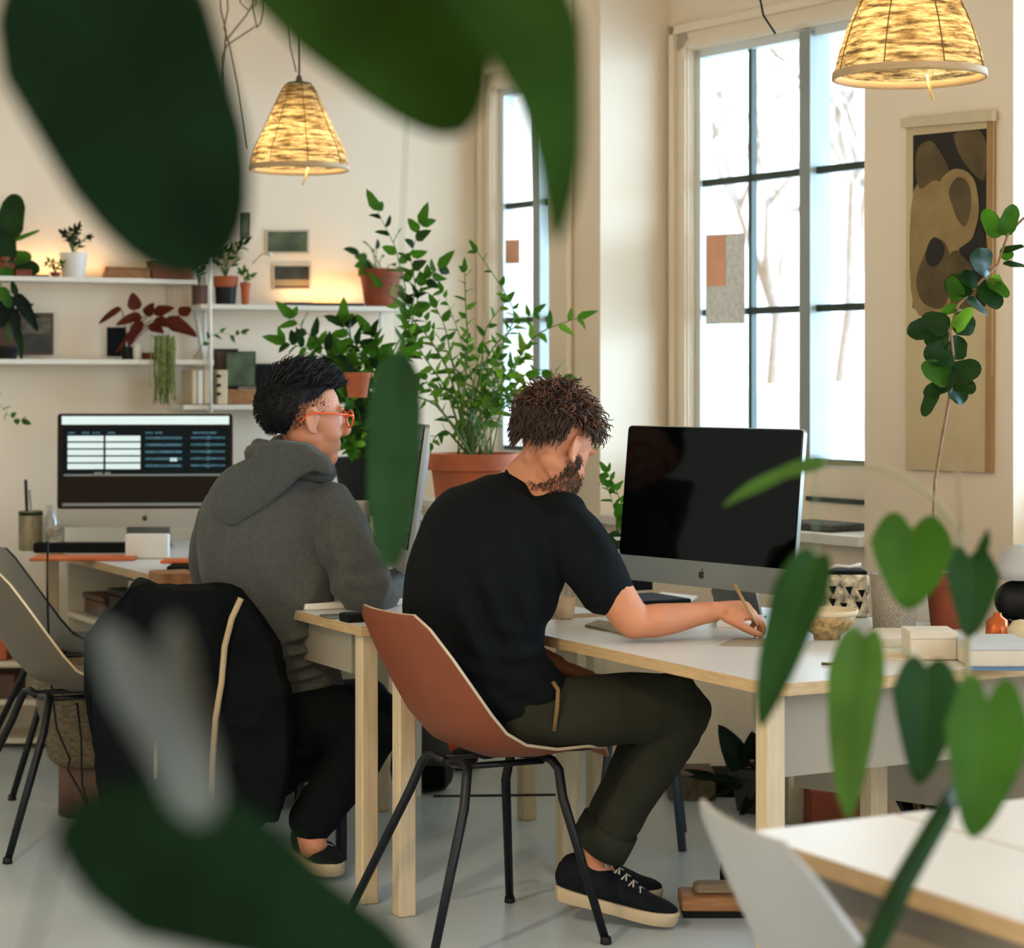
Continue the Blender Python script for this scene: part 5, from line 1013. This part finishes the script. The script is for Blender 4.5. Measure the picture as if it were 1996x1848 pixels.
sheet([(1402, 1259), (1430, 1246), (1560, 1246), (1560, 1262)], TH, mat('grey_felt', (150, 140, 122), .8), 'paper_folder', 'flat grey paper folder lying under and left of the bowl', 'folder', .002)
# books with trailing plant left of the monitor
c = place(1197, 1148); cb_ = c.copy(); zz = TH
for k, (h, m_, lb) in enumerate([(.03, M_gap, 'bottom black book of the stack left of the dark computer'), (.022, mat('navy_book', (24, 44, 58), .6), 'navy book second from bottom in the stack left of the dark computer'), (.026, M_gap, 'black book third from bottom in the stack left of the dark computer'), (.02, mat('navy_book', (24, 44, 58), .6), 'navy book fourth from bottom of the stack beside the dark computer'), (.014, M_white, 'white book on top of the stack under the small potted vine')]):
    r_ = root('book', (c.x, c.y, zz), lb, 'book', group='books stacked beside the dark computer'); m = MB(); w = .075
    m.obox(V((c.x, c.y, zz+h/2)), WT*.085, UT*w, V((0, 0, h/2-.002)), 0, 0); m.build('pages', M_cream, r_, False)
    m = MB()
    for s_ in (0, 1): m.obox(V((c.x, c.y, zz+(.0015 if s_ == 0 else h-.0015))), WT*.088, UT*(w+.002), V((0, 0, .0014)))
    m.obox(V((c.x, c.y, zz+h/2))+UT*(w+.001), WT*.088, UT*.0015, V((0, 0, h/2))); m.build('cover', m_, r_, False); zz += h+.0004
c = V((cb_.x+.01, cb_.y, zz)); r_ = potted('small_vine', c, .035, .045, M_white, 'small green vine in a white pot on the books left of the dark computer', rim=False)
fo, stm = MB(), MB()
Yv = c.y
for (bx, by, tx, ty, w, k_) in [(1225, 990, 1200, 1010, .055, 0), (1205, 1008, 1228, 1030, .05, 0), (1214, 1050, 1176, 1062, .06, 1), (1215, 1045, 1240, 1060, .06, 0)]:
    a, b_ = P(bx, by, Yv-.03), P(tx, ty, Yv-.03); fo.leaf(a, b_, w, V((0, -1, .3)), 0, .25, .1, 2.2, .02, k_); stm.tube(curve_pts(c+V((0, 0, .04)), a, (0, 0, .01), 4), .002, 5)
sprig(fo, stm, [c+V((0, 0, .04)), P(1218, 1000, Yv), P(1205, 965, Yv), P(1195, 940, Yv), P(1182, 920, Yv)], 7, .04, .02, rnd, .002, .4)
sprig(fo, stm, [c+V((0, 0, .04)), P(1200, 1000, Yv), P(1188, 960, Yv), P(1180, 945, Yv)], 6, .04, .022, rnd, .002, .4)
fo.build('foliage', [M_lf, M_lfd], r_); stm.build('stems', M_stem, r_)
# clutter behind the monitor foot
dbox(1262, 5.95, .2, .16, .03, M_gap, 'tablet', 'dark tablet case lying behind the stand of the dark computer', 'case', rz=RT)
sheet([(1260, 1172), (1290, 1158), (1360, 1166), (1335, 1180)], TH, M_white, 'envelope', 'white envelope lying below the dark computer', 'envelope', .006)
m = MB(); q = place(1330, 1160); m.tube([q+V((0, 0, .02)), q+V((.03, .02, .05)), q+V((.07, .0, .05)), q+V((.08, -.04, .02)), q+V((.12, -.05, .004))], .003, 6); tag(m.build('cable', M_white), 'white cable looping under the dark computer', 'cable')
c = place(1397, 1160); r_ = potted('succulent', c+V((0, .0, 0)), .02, .02, M_conc, 'tiny green succulent under the dark computer chin'); twiggy(r_, c+V((0, 0, .02)), .04, .04, 7, 4, .02, .012, [M_lfd, M_lf], rnd)
m = MB(); c = place(1455, 1205); m.lathe([(.024, 0), (.026, .002), (.026, .07), (.023, .07), (.022, .01), (.001, .01)], c+V((.03, .2, 0)), 20); tag(m.build('glass', mat('cloudy_glass', (186, 188, 182), .15, var=.03)), 'cloudy drinking glass behind the writing hand', 'glass')
# bowl
c = place(1612, 1245); M_bowl = mat('speckled_ceramic_bowl', (178, 150, 102), .5, var=.35, vs=70)
r_ = root('bowl', tuple(c), 'speckled ochre footed bowl with cream rim on the right desk', 'bowl'); kb = c.y/F
m = MB(); m.lathe([(26*kb, 0), (27*kb, 8*kb), (30*kb, 10*kb), (42*kb, 18*kb), (54*kb, 34*kb), (58*kb, 50*kb), (54*kb, 50*kb), (48*kb, 34*kb), (20*kb, 16*kb), (.001, 14*kb)], c, 40); m.build('body', M_bowl, r_)
m = MB(); m.lathe([(57.5*kb, 46*kb), (60*kb, 50*kb), (60*kb, 57*kb), (55*kb, 57*kb), (54*kb, 50*kb)], c, 40); m.build('rim', M_cream, r_)
# patterned tin, concrete pot, terracotta pot, paper
def dsh(px, py, lab): pass
c = place(1651, 1205, TH); kt = c.y/F; M_tin = mat('black_cream_pattern', (196, 180, 150), .6, var=.9, vs=42)
r_ = root('patterned_tin', tuple(c), 'black and cream patterned tin standing behind the bowl', 'tin'); w_ = 44*kt; h_ = 84*kt
m = MB(); m.obox(c+V((0, .05, h_/2)), (w_, 0, 0), (0, .05, 0), (0, 0, h_/2), 0, .006); sharp(m.build('body', M_tin, r_))
m = MB(); m.obox(c+V((0, .05, h_+.004)), (w_*.92, 0, 0), (0, .045, 0), (0, 0, .006), 0, .003); sharp(m.build('lid', M_gap, r_))
m = MB()
for i in range(3):
    for j in range(2): q = c+V((-w_+w_*(.35+i*.62+.12*math.sin(i*5+j*3)), -.0008, h_*(.3+.32*j+.06*math.cos(i*4+j)))); m.prism([q+V((-.010, 0, .01)), q+V((.010, 0, .01)), q+V((.006, 0, -.002)), q+V((.002, 0, -.012)), q+V((-.004, 0, -.002))], (0, .001, 0))
m.build('printed_pattern', M_gap, r_, False); m = MB(); m.tube([c+V((-w_*.9, .03, h_+.01)), c+V((-w_*.4, .03, h_+.022)), c+V((w_*.2, .03, h_+.018)), c+V((w_*.7, .03, h_+.026))], .005, 6); m.build('handle', M_white, r_)
c = place(1743, 1228); k_ = c.y/F; m = MB(); m.lathe([(40*k_, 0), (41*k_, 2*k_), (46*k_, 108*k_), (43*k_, 110*k_), (40*k_, 104*k_), (.001, 100*k_)], c, 36); r_ = root('concrete_pot', tuple(c), 'grey speckled concrete cylinder pot behind the heart leaves', 'pot'); m.build('body', M_conc, r_)
c = place(1802, 1212); m = MB(); m.obox(c+V((0, .03, 40*k_)), (14*k_, 0, 0), (0, .002, 0), (0, 0, 42*k_), 0, 0); m.obox(c+V((0, .06, 3*k_)), (14*k_, 0, 0), (0, .03, 0), (0, 0, 3*k_)); tag(m.build('white_card', M_paper, smooth=False), 'white card standing between the concrete pot and terracotta pot', 'card')
# fiddle leaf plant
c = place(1852, 1222); k_ = c.y/F; Yf = c.y
r_ = potted('rubber_fig', c, 48*k_, 100*k_, M_dterra, 'young round leaved fig in a terracotta pot on the right desk', taper=.78)
stp = [c+V((-20*k_, 0, 92*k_))]+[P(x, y, Yf) for x, y in [(1822, 1060), (1820, 1000), (1822, 940), (1835, 860), (1848, 790), (1856, 740), (1858, 690), (1852, 640), (1868, 595), (1905, 555), (1945, 515), (1965, 455), (1996, 425)]]
m = MB(); m.tube(stp, [.004]*8+[.0035]*6, 6); m.build('stem', M_twig, r_)
fo = MB()
for (bx, by, tx, ty, w, nx, nz, k2) in [(1948, 462, 1918, 408, 34, -.3, .2, 1), (1952, 458, 1976, 398, 38, .4, .2, 1), (1950, 492, 1996, 480, 14, 0, .8, 0), (1955, 515, 1998, 520, 14, 0, .8, 0), (1950, 500, 1975, 492, 26, 0, .5, 1), (1930, 520, 1890, 500, 52, 0, .2, 0), (1925, 545, 1965, 580, 30, .3, .5, 1), (1910, 555, 1950, 600, 40, .2, .1, 0),
    (1900, 560, 1840, 555, 46, 0, .3, 0), (1870, 585, 1850, 540, 30, -.2, .2, 1), (1880, 580, 1925, 615, 22, .3, .7, 0), (1868, 600, 1835, 610, 22, 0, .7, 1), (1858, 645, 1895, 600, 26, 0, .3, 2), (1856, 625, 1900, 640, 44, .1, .1, 0), (1850, 640, 1795, 620, 42, -.1, .1, 0), (1850, 650, 1800, 660, 50, -.2, .2, 0), (1810, 640, 1768, 650, 40, 0, .2, 0),
    (1858, 690, 1800, 695, 54, -.2, .3, 0), (1858, 700, 1870, 655, 40, .3, .2, 0), (1850, 740, 1795, 712, 44, 0, .2, 1), (1856, 735, 1912, 712, 44, .1, .2, 0), (1856, 745, 1800, 770, 30, -.2, .4, 0), (1850, 745, 1880, 785, 40, .2, .2, 0), (1862, 745, 1900, 765, 36, .3, .2, 0), (1825, 755, 1800, 812, 26, -.3, .2, 0), (1858, 705, 1830, 760, 44, 0, .1, 0), (1930, 540, 1950, 560, 26, 0, .3, 2), (1905, 550, 1870, 540, 36, 0, .4, 0)]:
    fo.leaf(P(bx, by, Yf), P(tx, ty, Yf+rnd.uniform(-.05, .03)), w*k_*1.15, V((nx, -1, nz)), 0, .22, .1, 2.3, .03, k2, 8, 6)
fo.build('foliage', [leafmat('fig_leaf', (20, 52, 16), .12, .4), M_lf, M_lfl], r_)
# books and boxes at right
sheet([(1690, 1262), (1705, 1240), (1772, 1240), (1775, 1262)], TH, mat('pale_book', (214, 202, 184), .6), 'flat_book', 'pale flat book lying left of the white box', 'book', .02)
sheet([(1692, 1285), (1700, 1268), (1790, 1268), (1800, 1288)], TH, M_cream, 'paper_sheets', 'cream loose papers lying in front of the pale flat book', 'paper', .003)
def dbox2(x0, x1, py, h, d, m_, name, label, cat, lid=None):
    a, b_ = place(x0, py), place(x1, py); c = (a+b_)/2; r_ = root(name, tuple(c), label, cat); hw_ = (b_-a).length/2
    mb = MB(); mb.obox(c+V((0, d/2, h/2)), (hw_, -.0, 0), (0, d/2, 0), (0, 0, h/2), 0, .003); sharp(mb.build('body', m_, r_)); mb = MB(); mb.obox(c+V((0, d/2, h-.006)), (hw_*1.015, 0, 0), (0, d/2+.002, 0), (0, 0, .009), 0, .002); sharp(mb.build('lid', lid or m_, r_)); return r_
dbox2(1774, 1866, 1288, .062, .11, mat('off_white_box', (206, 198, 180), .6), 'cardboard_box', 'off-white cardboard box on the right desk edge', 'box')
dbox2(1888, 2010, 1302, .052, .16, mat('off_white_box', (206, 198, 180), .6), 'cardboard_box', 'flat pale box with grey lid cut by the right border', 'box', mat('grey_lid', (184, 190, 192), .5))
sheet([(1880, 1307), (1890, 1302), (1996, 1300), (1996, 1308)], TH, mat('blue_sheet', (70, 120, 160), .6), 'blue_sheet', 'thin blue paper sheet peeking out under the flat pale box', 'paper', .002)
c = place(1955, 1250); k_ = c.y/F; m = MB(); m.lathe([(22*k_, 0), (24*k_, 4*k_), (20*k_, 36*k_), (8*k_, 44*k_), (8*k_, 50*k_)], c+V((.0, .06, 0)), 24); tag(m.build('copper_jar', mat('copper', (190, 96, 48), .3, metal=.6)), 'copper orange jar under the black lamp at the right border', 'jar')
c = place(1990, 1256); m = MB(); m.lathe([(14*k_, 0), (24*k_, 10*k_), (26*k_, 28*k_), (16*k_, 44*k_), (.001, 48*k_)], c, 24); tag(m.build('cream_vase', M_cream), 'round cream vase at the right border beside the copper jar', 'vase')
c = place(1988, 1235); Yq = c.y+.15; lr = root('desk_lamp', (c.x, Yq, TH), 'black and silver desk lamp head at the right border', 'lamp')
m = MB(); m.lathe([(.05, 0), (.05, .012), (.008, .016), (.008, .07)], (c.x, Yq, TH), 24); m.build('base', M_blkp, lr)
m = MB(); q = P(1985, 1170, Yq); m.ell(q, (.062, 0, 0), (0, .05, 0), (0, 0, .052)); m.build('lamp_head', M_blkp, lr)
m = MB(); q = P(1990, 1120, Yq); m.lathe([(.07, -.01), (.066, .02), (.048, .055), (.02, .075), (.004, .078)], q, 28); m.build('lamp_shade', mat('silver_grey_fabric', (178, 182, 184), .5), lr)
m = MB(); a = place(1601, 1298); b_ = place(1650, 1299); m.tube([a+V((0, 0, .004)), b_+V((0, 0, .004))], .0035, 6); tag(m.build('pencil', M_dwood), 'brown pencil lying near the right desk edge below the bowl', 'pencil')
# window sill things
q = Pw(1600, 1060, .12); r_ = root('sill_box', tuple(q), 'dark low basket on the window sill behind the dark computer', 'basket'); q.z = Pw(1171, 1003).z+.001
m = MB(); m.obox(q+V((0, 0, .012)), UW*.13, WW*.08, V((0, 0, .012)), 0, .004); sharp(m.build('body', mat('charcoal_basket', (74, 76, 70), .8, var=.3, vs=60), r_)); r_.location = q; r_.children[0].location = -q
# ================================================================ UNDER THE DESKS
bp_ = root('backpack', tuple(at(822, 7.0, 0)), 'black backpack on the floor beyond the desk legs', 'backpack')
m = MB(); c = at(822, 7.1, 0); m.loft([(c+V((0, 0, .03)), .10, .075), (c+V((0, 0, .08)), .105, .08), (c+V((-.01, 0, .16)), .085, .06), (c+V((-.03, 0, .21)), .04, .04)], (1, 0, 0), 20, 5); m.build('bag_body', mat('charcoal_nylon', (32, 38, 40), .8, var=.2, vs=30), bp_)
m = MB(); m.obox(c+V((.02, -.085, .055)), (.06, 0, 0), (0, .012, 0), (0, 0, .035), 0, .01); m.build('front_pocket', mat('black_nylon', (15, 20, 25)), bp_); m = MB(); m.tube([c+V((-.03, 0, .21)), c+V((-.05, 0, .26)), c+V((.0, 0, .25)), c+V((.0, 0, .2))], .006, 6); m.build('handle', M_blk, bp_)
r_ = dbox(874, 7.6, .1, .14, .035, M_paper, 'shoe_box', 'low white and orange box on the floor behind the backpack', 'box', z=0)
dbox(872, 7.62, .09, .12, .045, mat('bright_orange', (240, 92, 36), .6), 'orange_pouch', 'bright orange pouch lying on the white box behind the backpack', 'pouch', z=.036)
m = MB(); c = at(905, 7.5, 0); m.ell(c+V((0, 0, .035)), (.05, 0, 0), (0, .1, 0), (0, 0, .035)); tag(m.build('slipper', M_gap), 'black slipper on the floor right of the orange pouch', 'shoe')
# wooden foot block near the shoe
fbk = root('wooden_block', tuple(place(1385, 1790, 0)), 'low wooden crate lid on the floor in front of the black shoe', 'crate')
c = place(1390, 1780, 0); m = MB(); m.obox(c+V((0, 0, .035)), (.085, 0, 0), (0, .06, 0), (0, 0, .018), 0, .004); sharp(m.build('plank', M_wood, fbk)); m = MB(); m.obox(c+V((.0, 0, .01)), (.08, 0, 0), (0, .055, 0), (0, 0, .009)); m.build('underside', M_gap, fbk, False); m = MB(); m.obox(c+V((.012, .01, .062)), (.06, 0, 0), (0, .04, 0), (0, 0, .012), 0, .008); sharp(m.build('upper_plank', mat('grey_wood', (128, 112, 88), .7, var=.2, vs=14, stretch=(1, 9, 9)), fbk))
m = MB(); c = place(1425, 1765, 0)+V((0, .04, 0)); m.ell(c+V((0, 0, .07)), (.025, 0, 0), (0, .05, 0), (0, 0, .055)); tag(m.build('black_ball', M_gap), 'round black object on the floor beside the wooden block', 'ball')
# shadow side plants and boxes below the right desk
c = at(1475, 6.75, 0); r_ = potted('dark_leaf_plant', c, .085, .14, mat('dark_plastic_pot', (48, 48, 42), .7), 'dark broad leaved plant in a low pot on the floor under the right desk')
fo, stm = MB(), MB()
for (x0, y0, x1, y1, w) in [(1445, 1500, 1400, 1412, .09), (1470, 1480, 1465, 1425, .09), (1500, 1480, 1520, 1430, .10), (1500, 1500, 1545, 1440, .06), (1430, 1530, 1330, 1500, .03), (1425, 1520, 1340, 1515, .03), (1500, 1530, 1590, 1490, .03), (1490, 1540, 1600, 1500, .03), (1470, 1540, 1440, 1600, .03), (1480, 1540, 1480, 1590, .035), (1500, 1545, 1560, 1560, .04), (1450, 1530, 1380, 1560, .02), (1540, 1450, 1585, 1440, .03)]:
    a, b_ = P(x0, y0, 6.7), P(x1, y1, 6.65+rnd.uniform(-.05, .05)); fo.leaf(a, b_, w, V((0, -1, .5)), 0, .3, .15, 1.6); stm.tube(curve_pts(c+V((0, 0, .12)), a, (0, 0, .02), 4), .004, 5)
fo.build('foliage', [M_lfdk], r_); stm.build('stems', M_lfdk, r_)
dbox(1345, 7.0, .15, .2, .085, mat('brown_basket', (96, 86, 68), .8, var=.3, vs=40), 'low_basket', 'low brown basket on the floor against the window wall', 'basket', z=0)
dbox(1415, 7.05, .12, .18, .07, M_gap, 'black_shoe_box', 'black flat box on the floor beside the low basket', 'box', z=0)
for k, (px, w, h, m_, lb) in enumerate([(1625, .16, .13, M_dterra, 'reddish brown crate on the floor under the right desk'), (1600, .22, .30, M_cab, 'tall pale box standing behind the reddish crate under the desk'), (1670, .1, .20, M_cab, 'narrow pale box right of the tall pale box under the desk')]):
    dbox(px, 6.45+.17*k, w, .16, h, m_, 'storage_crate', lb, 'box', z=0)
dbox(1590, 6.2, .3, .14, .05, M_gap, 'floor_tray', 'long black tray on the floor before the reddish crate', 'tray', z=0)
c = at(1800, 5.75, 0); r_ = potted('dry_grass_plant', c, .1, .16, M_blkp, 'dark spiky plant with dry brown leaves on the floor at the right under the desk')
fo, stm = MB(), MB()
for k in range(30):
    e_ = P(rnd.uniform(1720, 1860), rnd.uniform(1405, 1570), 5.75+rnd.uniform(-.15, .1)); a = c+V((rnd.uniform(-.03, .03), 0, .15)); fo.leaf(a, e_, .022, V((0, -1, .5)), 0, .3, .1, 1.4, .03, k % 3)
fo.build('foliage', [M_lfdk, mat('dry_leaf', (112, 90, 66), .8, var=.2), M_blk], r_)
# things low on the left
bk = root('wicker_basket', tuple(at(185, 6.7, 0)), 'brown grey woven basket between the left chairs and the jacket', 'basket')
c = at(190, 6.72, 0); m = MB(); m.lathe([(.13, 0), (.15, .02), (.19, .2), (.2, .3), (.19, .3), (.17, .2), (.13, .03), (.001, .02)], c+V((0, 0, .16)), 30); m.build('body', mat('wicker', (112, 98, 74), .85, var=.4, vs=60, bump=.6, bs=80, stretch=(1, 1, 4)), bk)
m = MB(); m.lathe([(.12, 0), (.12, .16), (.11, .165)], c, 20); m.build('base_block', M_dwood, bk)
rk = root('low_rack', tuple(at(45, 8.0, 0)), 'low cream rack with wooden boxes behind the left chairs', 'rack')
c = at(40, 8.0, 0)
for z in (.02, .16, .30): m = MB(); m.box(c.x-.35, c.x+.2, c.y-.12, c.y+.12, z, z+.018); m.build('board', M_cab, rk, False)
for x in (-.35, .18): m = MB(); m.box(c.x+x, c.x+x+.02, c.y-.12, c.y+.12, 0, .32); m.build('side_panel', M_cab, rk, False)
for (dx, w, h, m_, z, lb) in [(-.12, .18, .07, M_terra, .319, 'orange red tray on top of the low cream rack'), (.08, .14, .10, M_wood, .319, 'honey wooden box on top of the low cream rack'), (-.1, .2, .09, M_dwood, .179, 'dark wooden box inside the low cream rack')]:
    m = MB(); m.box(c.x+dx-w/2, c.x+dx+w/2, c.y-.09, c.y+.09, z, z+h, bev=.004); tag(sharp(m.build('rack_box', m_)), lb, 'box')
for (ps, lb) in [([(93, 1055), (92, 1150), (96, 1300), (110, 1420), (136, 1480), (132, 1500), (160, 1550), (185, 1610)], 'thin black cable hanging from the left desk down to the floor'), ([(150, 1370), (158, 1440), (160, 1530), (175, 1580), (196, 1612)], 'second black cable hanging beside the left chair leg')]:
    cord([P(x, y, 6.5) for x, y in ps[:-1]]+[place(ps[-1][0], ps[-1][1]+8, 0)+V((0, 0, .004))], .0035, M_blk, lb, 'power_cable', 'cable')
m = MB(); c = at(288, 6.45, 0); m.box(c.x-.05, c.x+.05, c.y-.04, c.y+.04, 0, .05, bev=.003); tag(sharp(m.build('carton', mat('printed_carton', (188, 110, 70), .6, var=.5, vs=20))), 'small orange and white carton on the floor under the jacket', 'carton')
# ================================================================ POSTER
pr0 = .0
def PQ(pts, o): return [Pw(x, y, -o) for x, y in pts]
def smo(pts, k=5):
    q = []; n = len(pts)
    for i in range(n):
        a, b_, c_, d_ = [V((*pts[(i+j) % n], 0)) for j in (-1, 0, 1, 2)]
        for t in range(k): t /= k; v = .5*((2*b_)+(c_-a)*t+(2*a-5*b_+4*c_-d_)*t*t+(3*b_-a-3*c_+d_)*t**3); q.append((v.x, v.y))
    return q
po = root('hanging_poster', tuple(Pw(1855, 900, -.01)), 'long cream hanging poster with sepia flower print on the right pier', 'poster')
flat('poster_sheet', PQ([(1768, 236), (1766, 915), (1933, 921), (1938, 222)], .012), mat('poster_cream', (204, 186, 148), .8, var=.03), d=-WW*.003, parent=po)
flat('side_edge', PQ([(1930, 224), (1926, 921), (1937, 921), (1941, 222)], .004), mat('poster_edge', (164, 130, 84), .7), d=-WW*.014, parent=po)
m = MB(); m.prism(PQ([(1764, 232), (1764, 250), (1943, 236), (1943, 216)], .012), -WW*.02); m.build('top_batten', M_cream, po, False)
M_s1 = mat('sepia_dark', (34, 30, 20), .8, var=.25, vs=14); M_s2 = mat('sepia_mid', (92, 76, 46), .8, var=.25, vs=12); M_s3 = mat('sepia_light', (150, 126, 82), .8, var=.15, vs=10)
m = MB(); lay = [([(1780, 264), (1779, 601), (1926, 598), (1926, 250)], 0), ([(1781, 372), (1781, 598), (1850, 598), (1870, 460), (1845, 360)], 2),
    ([(1785, 310), (1792, 285), (1815, 275), (1835, 300), (1850, 330), (1845, 358), (1820, 352), (1795, 368), (1786, 345)], 1), ([(1860, 262), (1885, 256), (1910, 255), (1924, 290), (1918, 350), (1890, 330), (1870, 300)], 1),
    ([(1835, 350), (1858, 330), (1885, 335), (1902, 360), (1908, 410), (1900, 450), (1885, 485), (1868, 480), (1850, 455), (1838, 420), (1828, 385)], 2), ([(1850, 370), (1868, 345), (1888, 360), (1893, 400), (1882, 440), (1868, 430), (1856, 400)], 1),
    ([(1800, 500), (1818, 470), (1838, 470), (1850, 500), (1850, 560), (1835, 600), (1800, 590), (1786, 550)], 1), ([(1808, 480), (1822, 462), (1840, 478), (1838, 500), (1822, 520), (1806, 510)], 0), ([(1850, 500), (1870, 488), (1895, 500), (1905, 550), (1895, 598), (1860, 598), (1848, 560)], 1), ([(1870, 490), (1890, 470), (1915, 450), (1924, 500), (1912, 560), (1895, 520)], 0)]
for i, (pts, mi) in enumerate(lay): m.prism(PQ(pts if i == 0 else smo(pts), .0155+.0006*i), -WW*.0005, mi)
m.build('flower_print', [M_s1, M_s2, M_s3], po, False)
# ================================================================ FOREGROUND PLANTS
# tall rubber plant standing just left of the viewer: pot and trunk out of frame, leaves reaching into the picture
rp = root('rubber_plant', (-.75, 1.15, 0), 'tall rubber plant whose huge blurred dark leaves hang across the upper and lower left', 'plant')
c = V((-.75, 1.15, 0)); pot(rp, c, .17, .3, M_dterra)
m = MB(); m.tube([c+V((0, 0, .27)), c+V((.02, 0, .9)), c+V((.0, .02, 1.5)), c+V((.03, .02, 2.0))], [.018, .015, .012, .008], 8); m.build('trunk', M_twig, rp)
M_vein = mat('leaf_midrib', (70, 96, 34), .6, spec=.1)
def big(pts, Y, w, nrm, mats_, start, sag=(0, 0, .05), **k):
    b_, t_ = P(*pts[0], Y), P(*pts[1], Y+k.pop('dy', 0)); st_ = MB(); l = MB(); l.leaf(b_, t_, w, nrm, mi=0, n=14, m=12, **k); lo = l.build('leaf', mats_, rp)
    if start: st_.tube(curve_pts(start, b_, sag, 8), .0010, 6); st_.build('petiole', M_rub, lo)
    return lo
kk = 1/F
big([(120, -110), (400, 535)], 1.22, 425*1.22*kk, V((.2, -1, .25)), [M_rub, M_vein], c+V((.0, .02, 1.75)), (0, 0, .06), fold=.12, droop=.06, point=2.2)
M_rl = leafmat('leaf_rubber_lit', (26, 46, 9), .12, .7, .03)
big([(600, -260), (905, 262)], 1.36, 470*1.36*kk, V((.1, -1, .2)), [M_rl, M_vein], c+V((.02, .02, 1.95)), (0, 0, .05), fold=.10, droop=.05, point=1.9)
big([(800, -230), (1085, 480)], 1.30, 230*1.30*kk, V((.3, -1, .3)), [M_rl, M_vein], c+V((.02, .02, 1.9)), (0, 0, .04), fold=.1, droop=.05, point=1.6, arc=-.14)
big([(120, 1600), (830, 1930)], 1.1, 330*1.1*kk, V((.1, -.8, .8)), [M_rub, M_vein], P(-100, 2300, 1.15), (0, 0, -.02), fold=.15, droop=.1, point=1.9)
big([(402, 1600), (185, 1215)], .90, 130*.90*kk, V((.3, -.7, .7)), [M_pale, M_pale], P(520, 1790, 1.11), (0, 0, .0), fold=.3, droop=.05, point=2.2)
big([(398, 1590), (340, 1205)], .92, 100*.92*kk, V((-.3, -.8, .6)), [M_pale, M_pale], P(520, 1790, 1.11), (0, 0, .0), fold=.3, droop=.05, point=2.2)
# hanging leaf in front of the edge-on computer
hv = root('hanging_leaf', tuple(P(775, 700, 2.4)), 'blurred long dark green leaf hanging vertically before the edge-on computer', 'plant')
m = MB(); m.leaf(P(778, 688, 2.4), P(762, 1105, 2.36), 112*2.38*kk, V((-.2, -1, .1)), 0, .25, .03, 2.2, .01, 0, 12, 12); m.build('leaf', [leafmat('leaf_blue_green', (22, 50, 22), .1, .6)], hv)
m = MB(); m.tube([P(778, 690, 2.4), P(776, 640, 2.42), P(790, 300, 2.5), P(800, -420, 2.5)], .0008, 5); m.build('stem', M_stem, hv)
# heart leaved climber at lower right
hp = root('heart_leaf_plant', tuple(P(1640, 740, 2.55).xy)+(0,), 'blurred heart leaved climbing plant in the right foreground', 'plant')
c = P(1640, 740, 2.55); c.z = 0; pot(hp, c, .15, .26, M_conc)
m = MB(); Yh = 2.55
m.tube([c+V((0, 0, .24)), P(1700, 1850, 2.1), P(1760, 1720, 2.1), P(1835, 1590, 2.15), P(1862, 1540, 2.3)], [.013, .012, .012, .011, .008], 8); m.build('main_stem', M_lfd, hp)
m = MB(); m.tube([P(1862, 1540, 2.3), P(1880, 1450, 2.4), P(1885, 1330, Yh), P(1886, 1200, Yh), P(1880, 1110, Yh), P(1868, 1040, Yh), P(1850, 1010, Yh), P(1815, 965, Yh), P(1760, 930, Yh), P(1700, 912, Yh), P(1640, 905, Yh), P(1590, 902, Yh)], [.005, .005, .004, .004, .004, .0035, .003, .0028, .0026, .0024, .002, .002], 6); m.build('runner', mat('runner_brown_green', (128, 122, 84), .6), hp)
m = MB(); m.tube([P(1880, 1110, Yh), P(1872, 1000, Yh), P(1865, 895, Yh)], [.003, .0025, .0018], 6); m.build('support_twig', mat('twig_dull', (126, 112, 84), .8), hp)
M_h1l = leafmat('heart_leaf', (44, 78, 14), .25, .6); M_h2l = leafmat('heart_leaf_deep', (20, 50, 14), .15, .6); M_h3l = leafmat('heart_leaf_soft', (58, 88, 36), .25, .6)
for (bx, by, tx, ty, w, Y, nrm, lobe, fold, m_, sx, sy) in [
    (1778, 1032, 1768, 1190, 165, 2.5, (0, -1, .3), .22, .18, M_h1l, 1850, 1010), (1890, 1090, 1886, 1245, 112, 2.5, (.2, -1, .3), .18, .3, M_h2l, 1884, 1110),
    (1590, 1085, 1482, 1420, 112, 2.2, (-.4, -1, .2), .05, .35, M_h2l, 1590, 902), (1600, 905, 1408, 990, 52, 2.4, (-.1, -.6, 1), .06, .35, M_h3l, 1640, 905),
    (1685, 1240, 1655, 1600, 118, 2.35, (-.5, -1, .1), .06, .4, M_h3l, 1862, 1340), (1805, 1300, 1790, 1530, 140, 2.35, (.1, -1, .2), .10, .2, M_h2l, 1884, 1330),
    (1925, 1365, 1895, 1635, 170, 2.2, (.1, -1, .2), .2, .18, M_h1l, 1884, 1400), (1905, 1085, 1925, 1030, 30, 2.5, (.3, -1, .2), 0, .3, M_h2l, 1884, 1110)]:
    a, b_ = P(bx, by, Y), P(tx, ty, Y-.02); l = MB(); l.leaf(a, b_, w*Y*kk, V(nrm), lobe, fold, .10, 1.35 if lobe else 1.6, .02, 0, 14, 10, rib=.0006); lo = l.build('leaf', [m_, M_vein], hp)
    st_ = MB(); st_.tube(curve_pts(P(sx, sy, Yh), a, (0, 0, .01), 6), .0010, 5); st_.build('petiole', M_stem, lo)
m = MB(); m.leaf(P(1480, 1330, 2.2), P(1482, 1425, 2.2), 10*2.2*kk, V((0, -1, 0)), 0, .1, .02, 1.4);
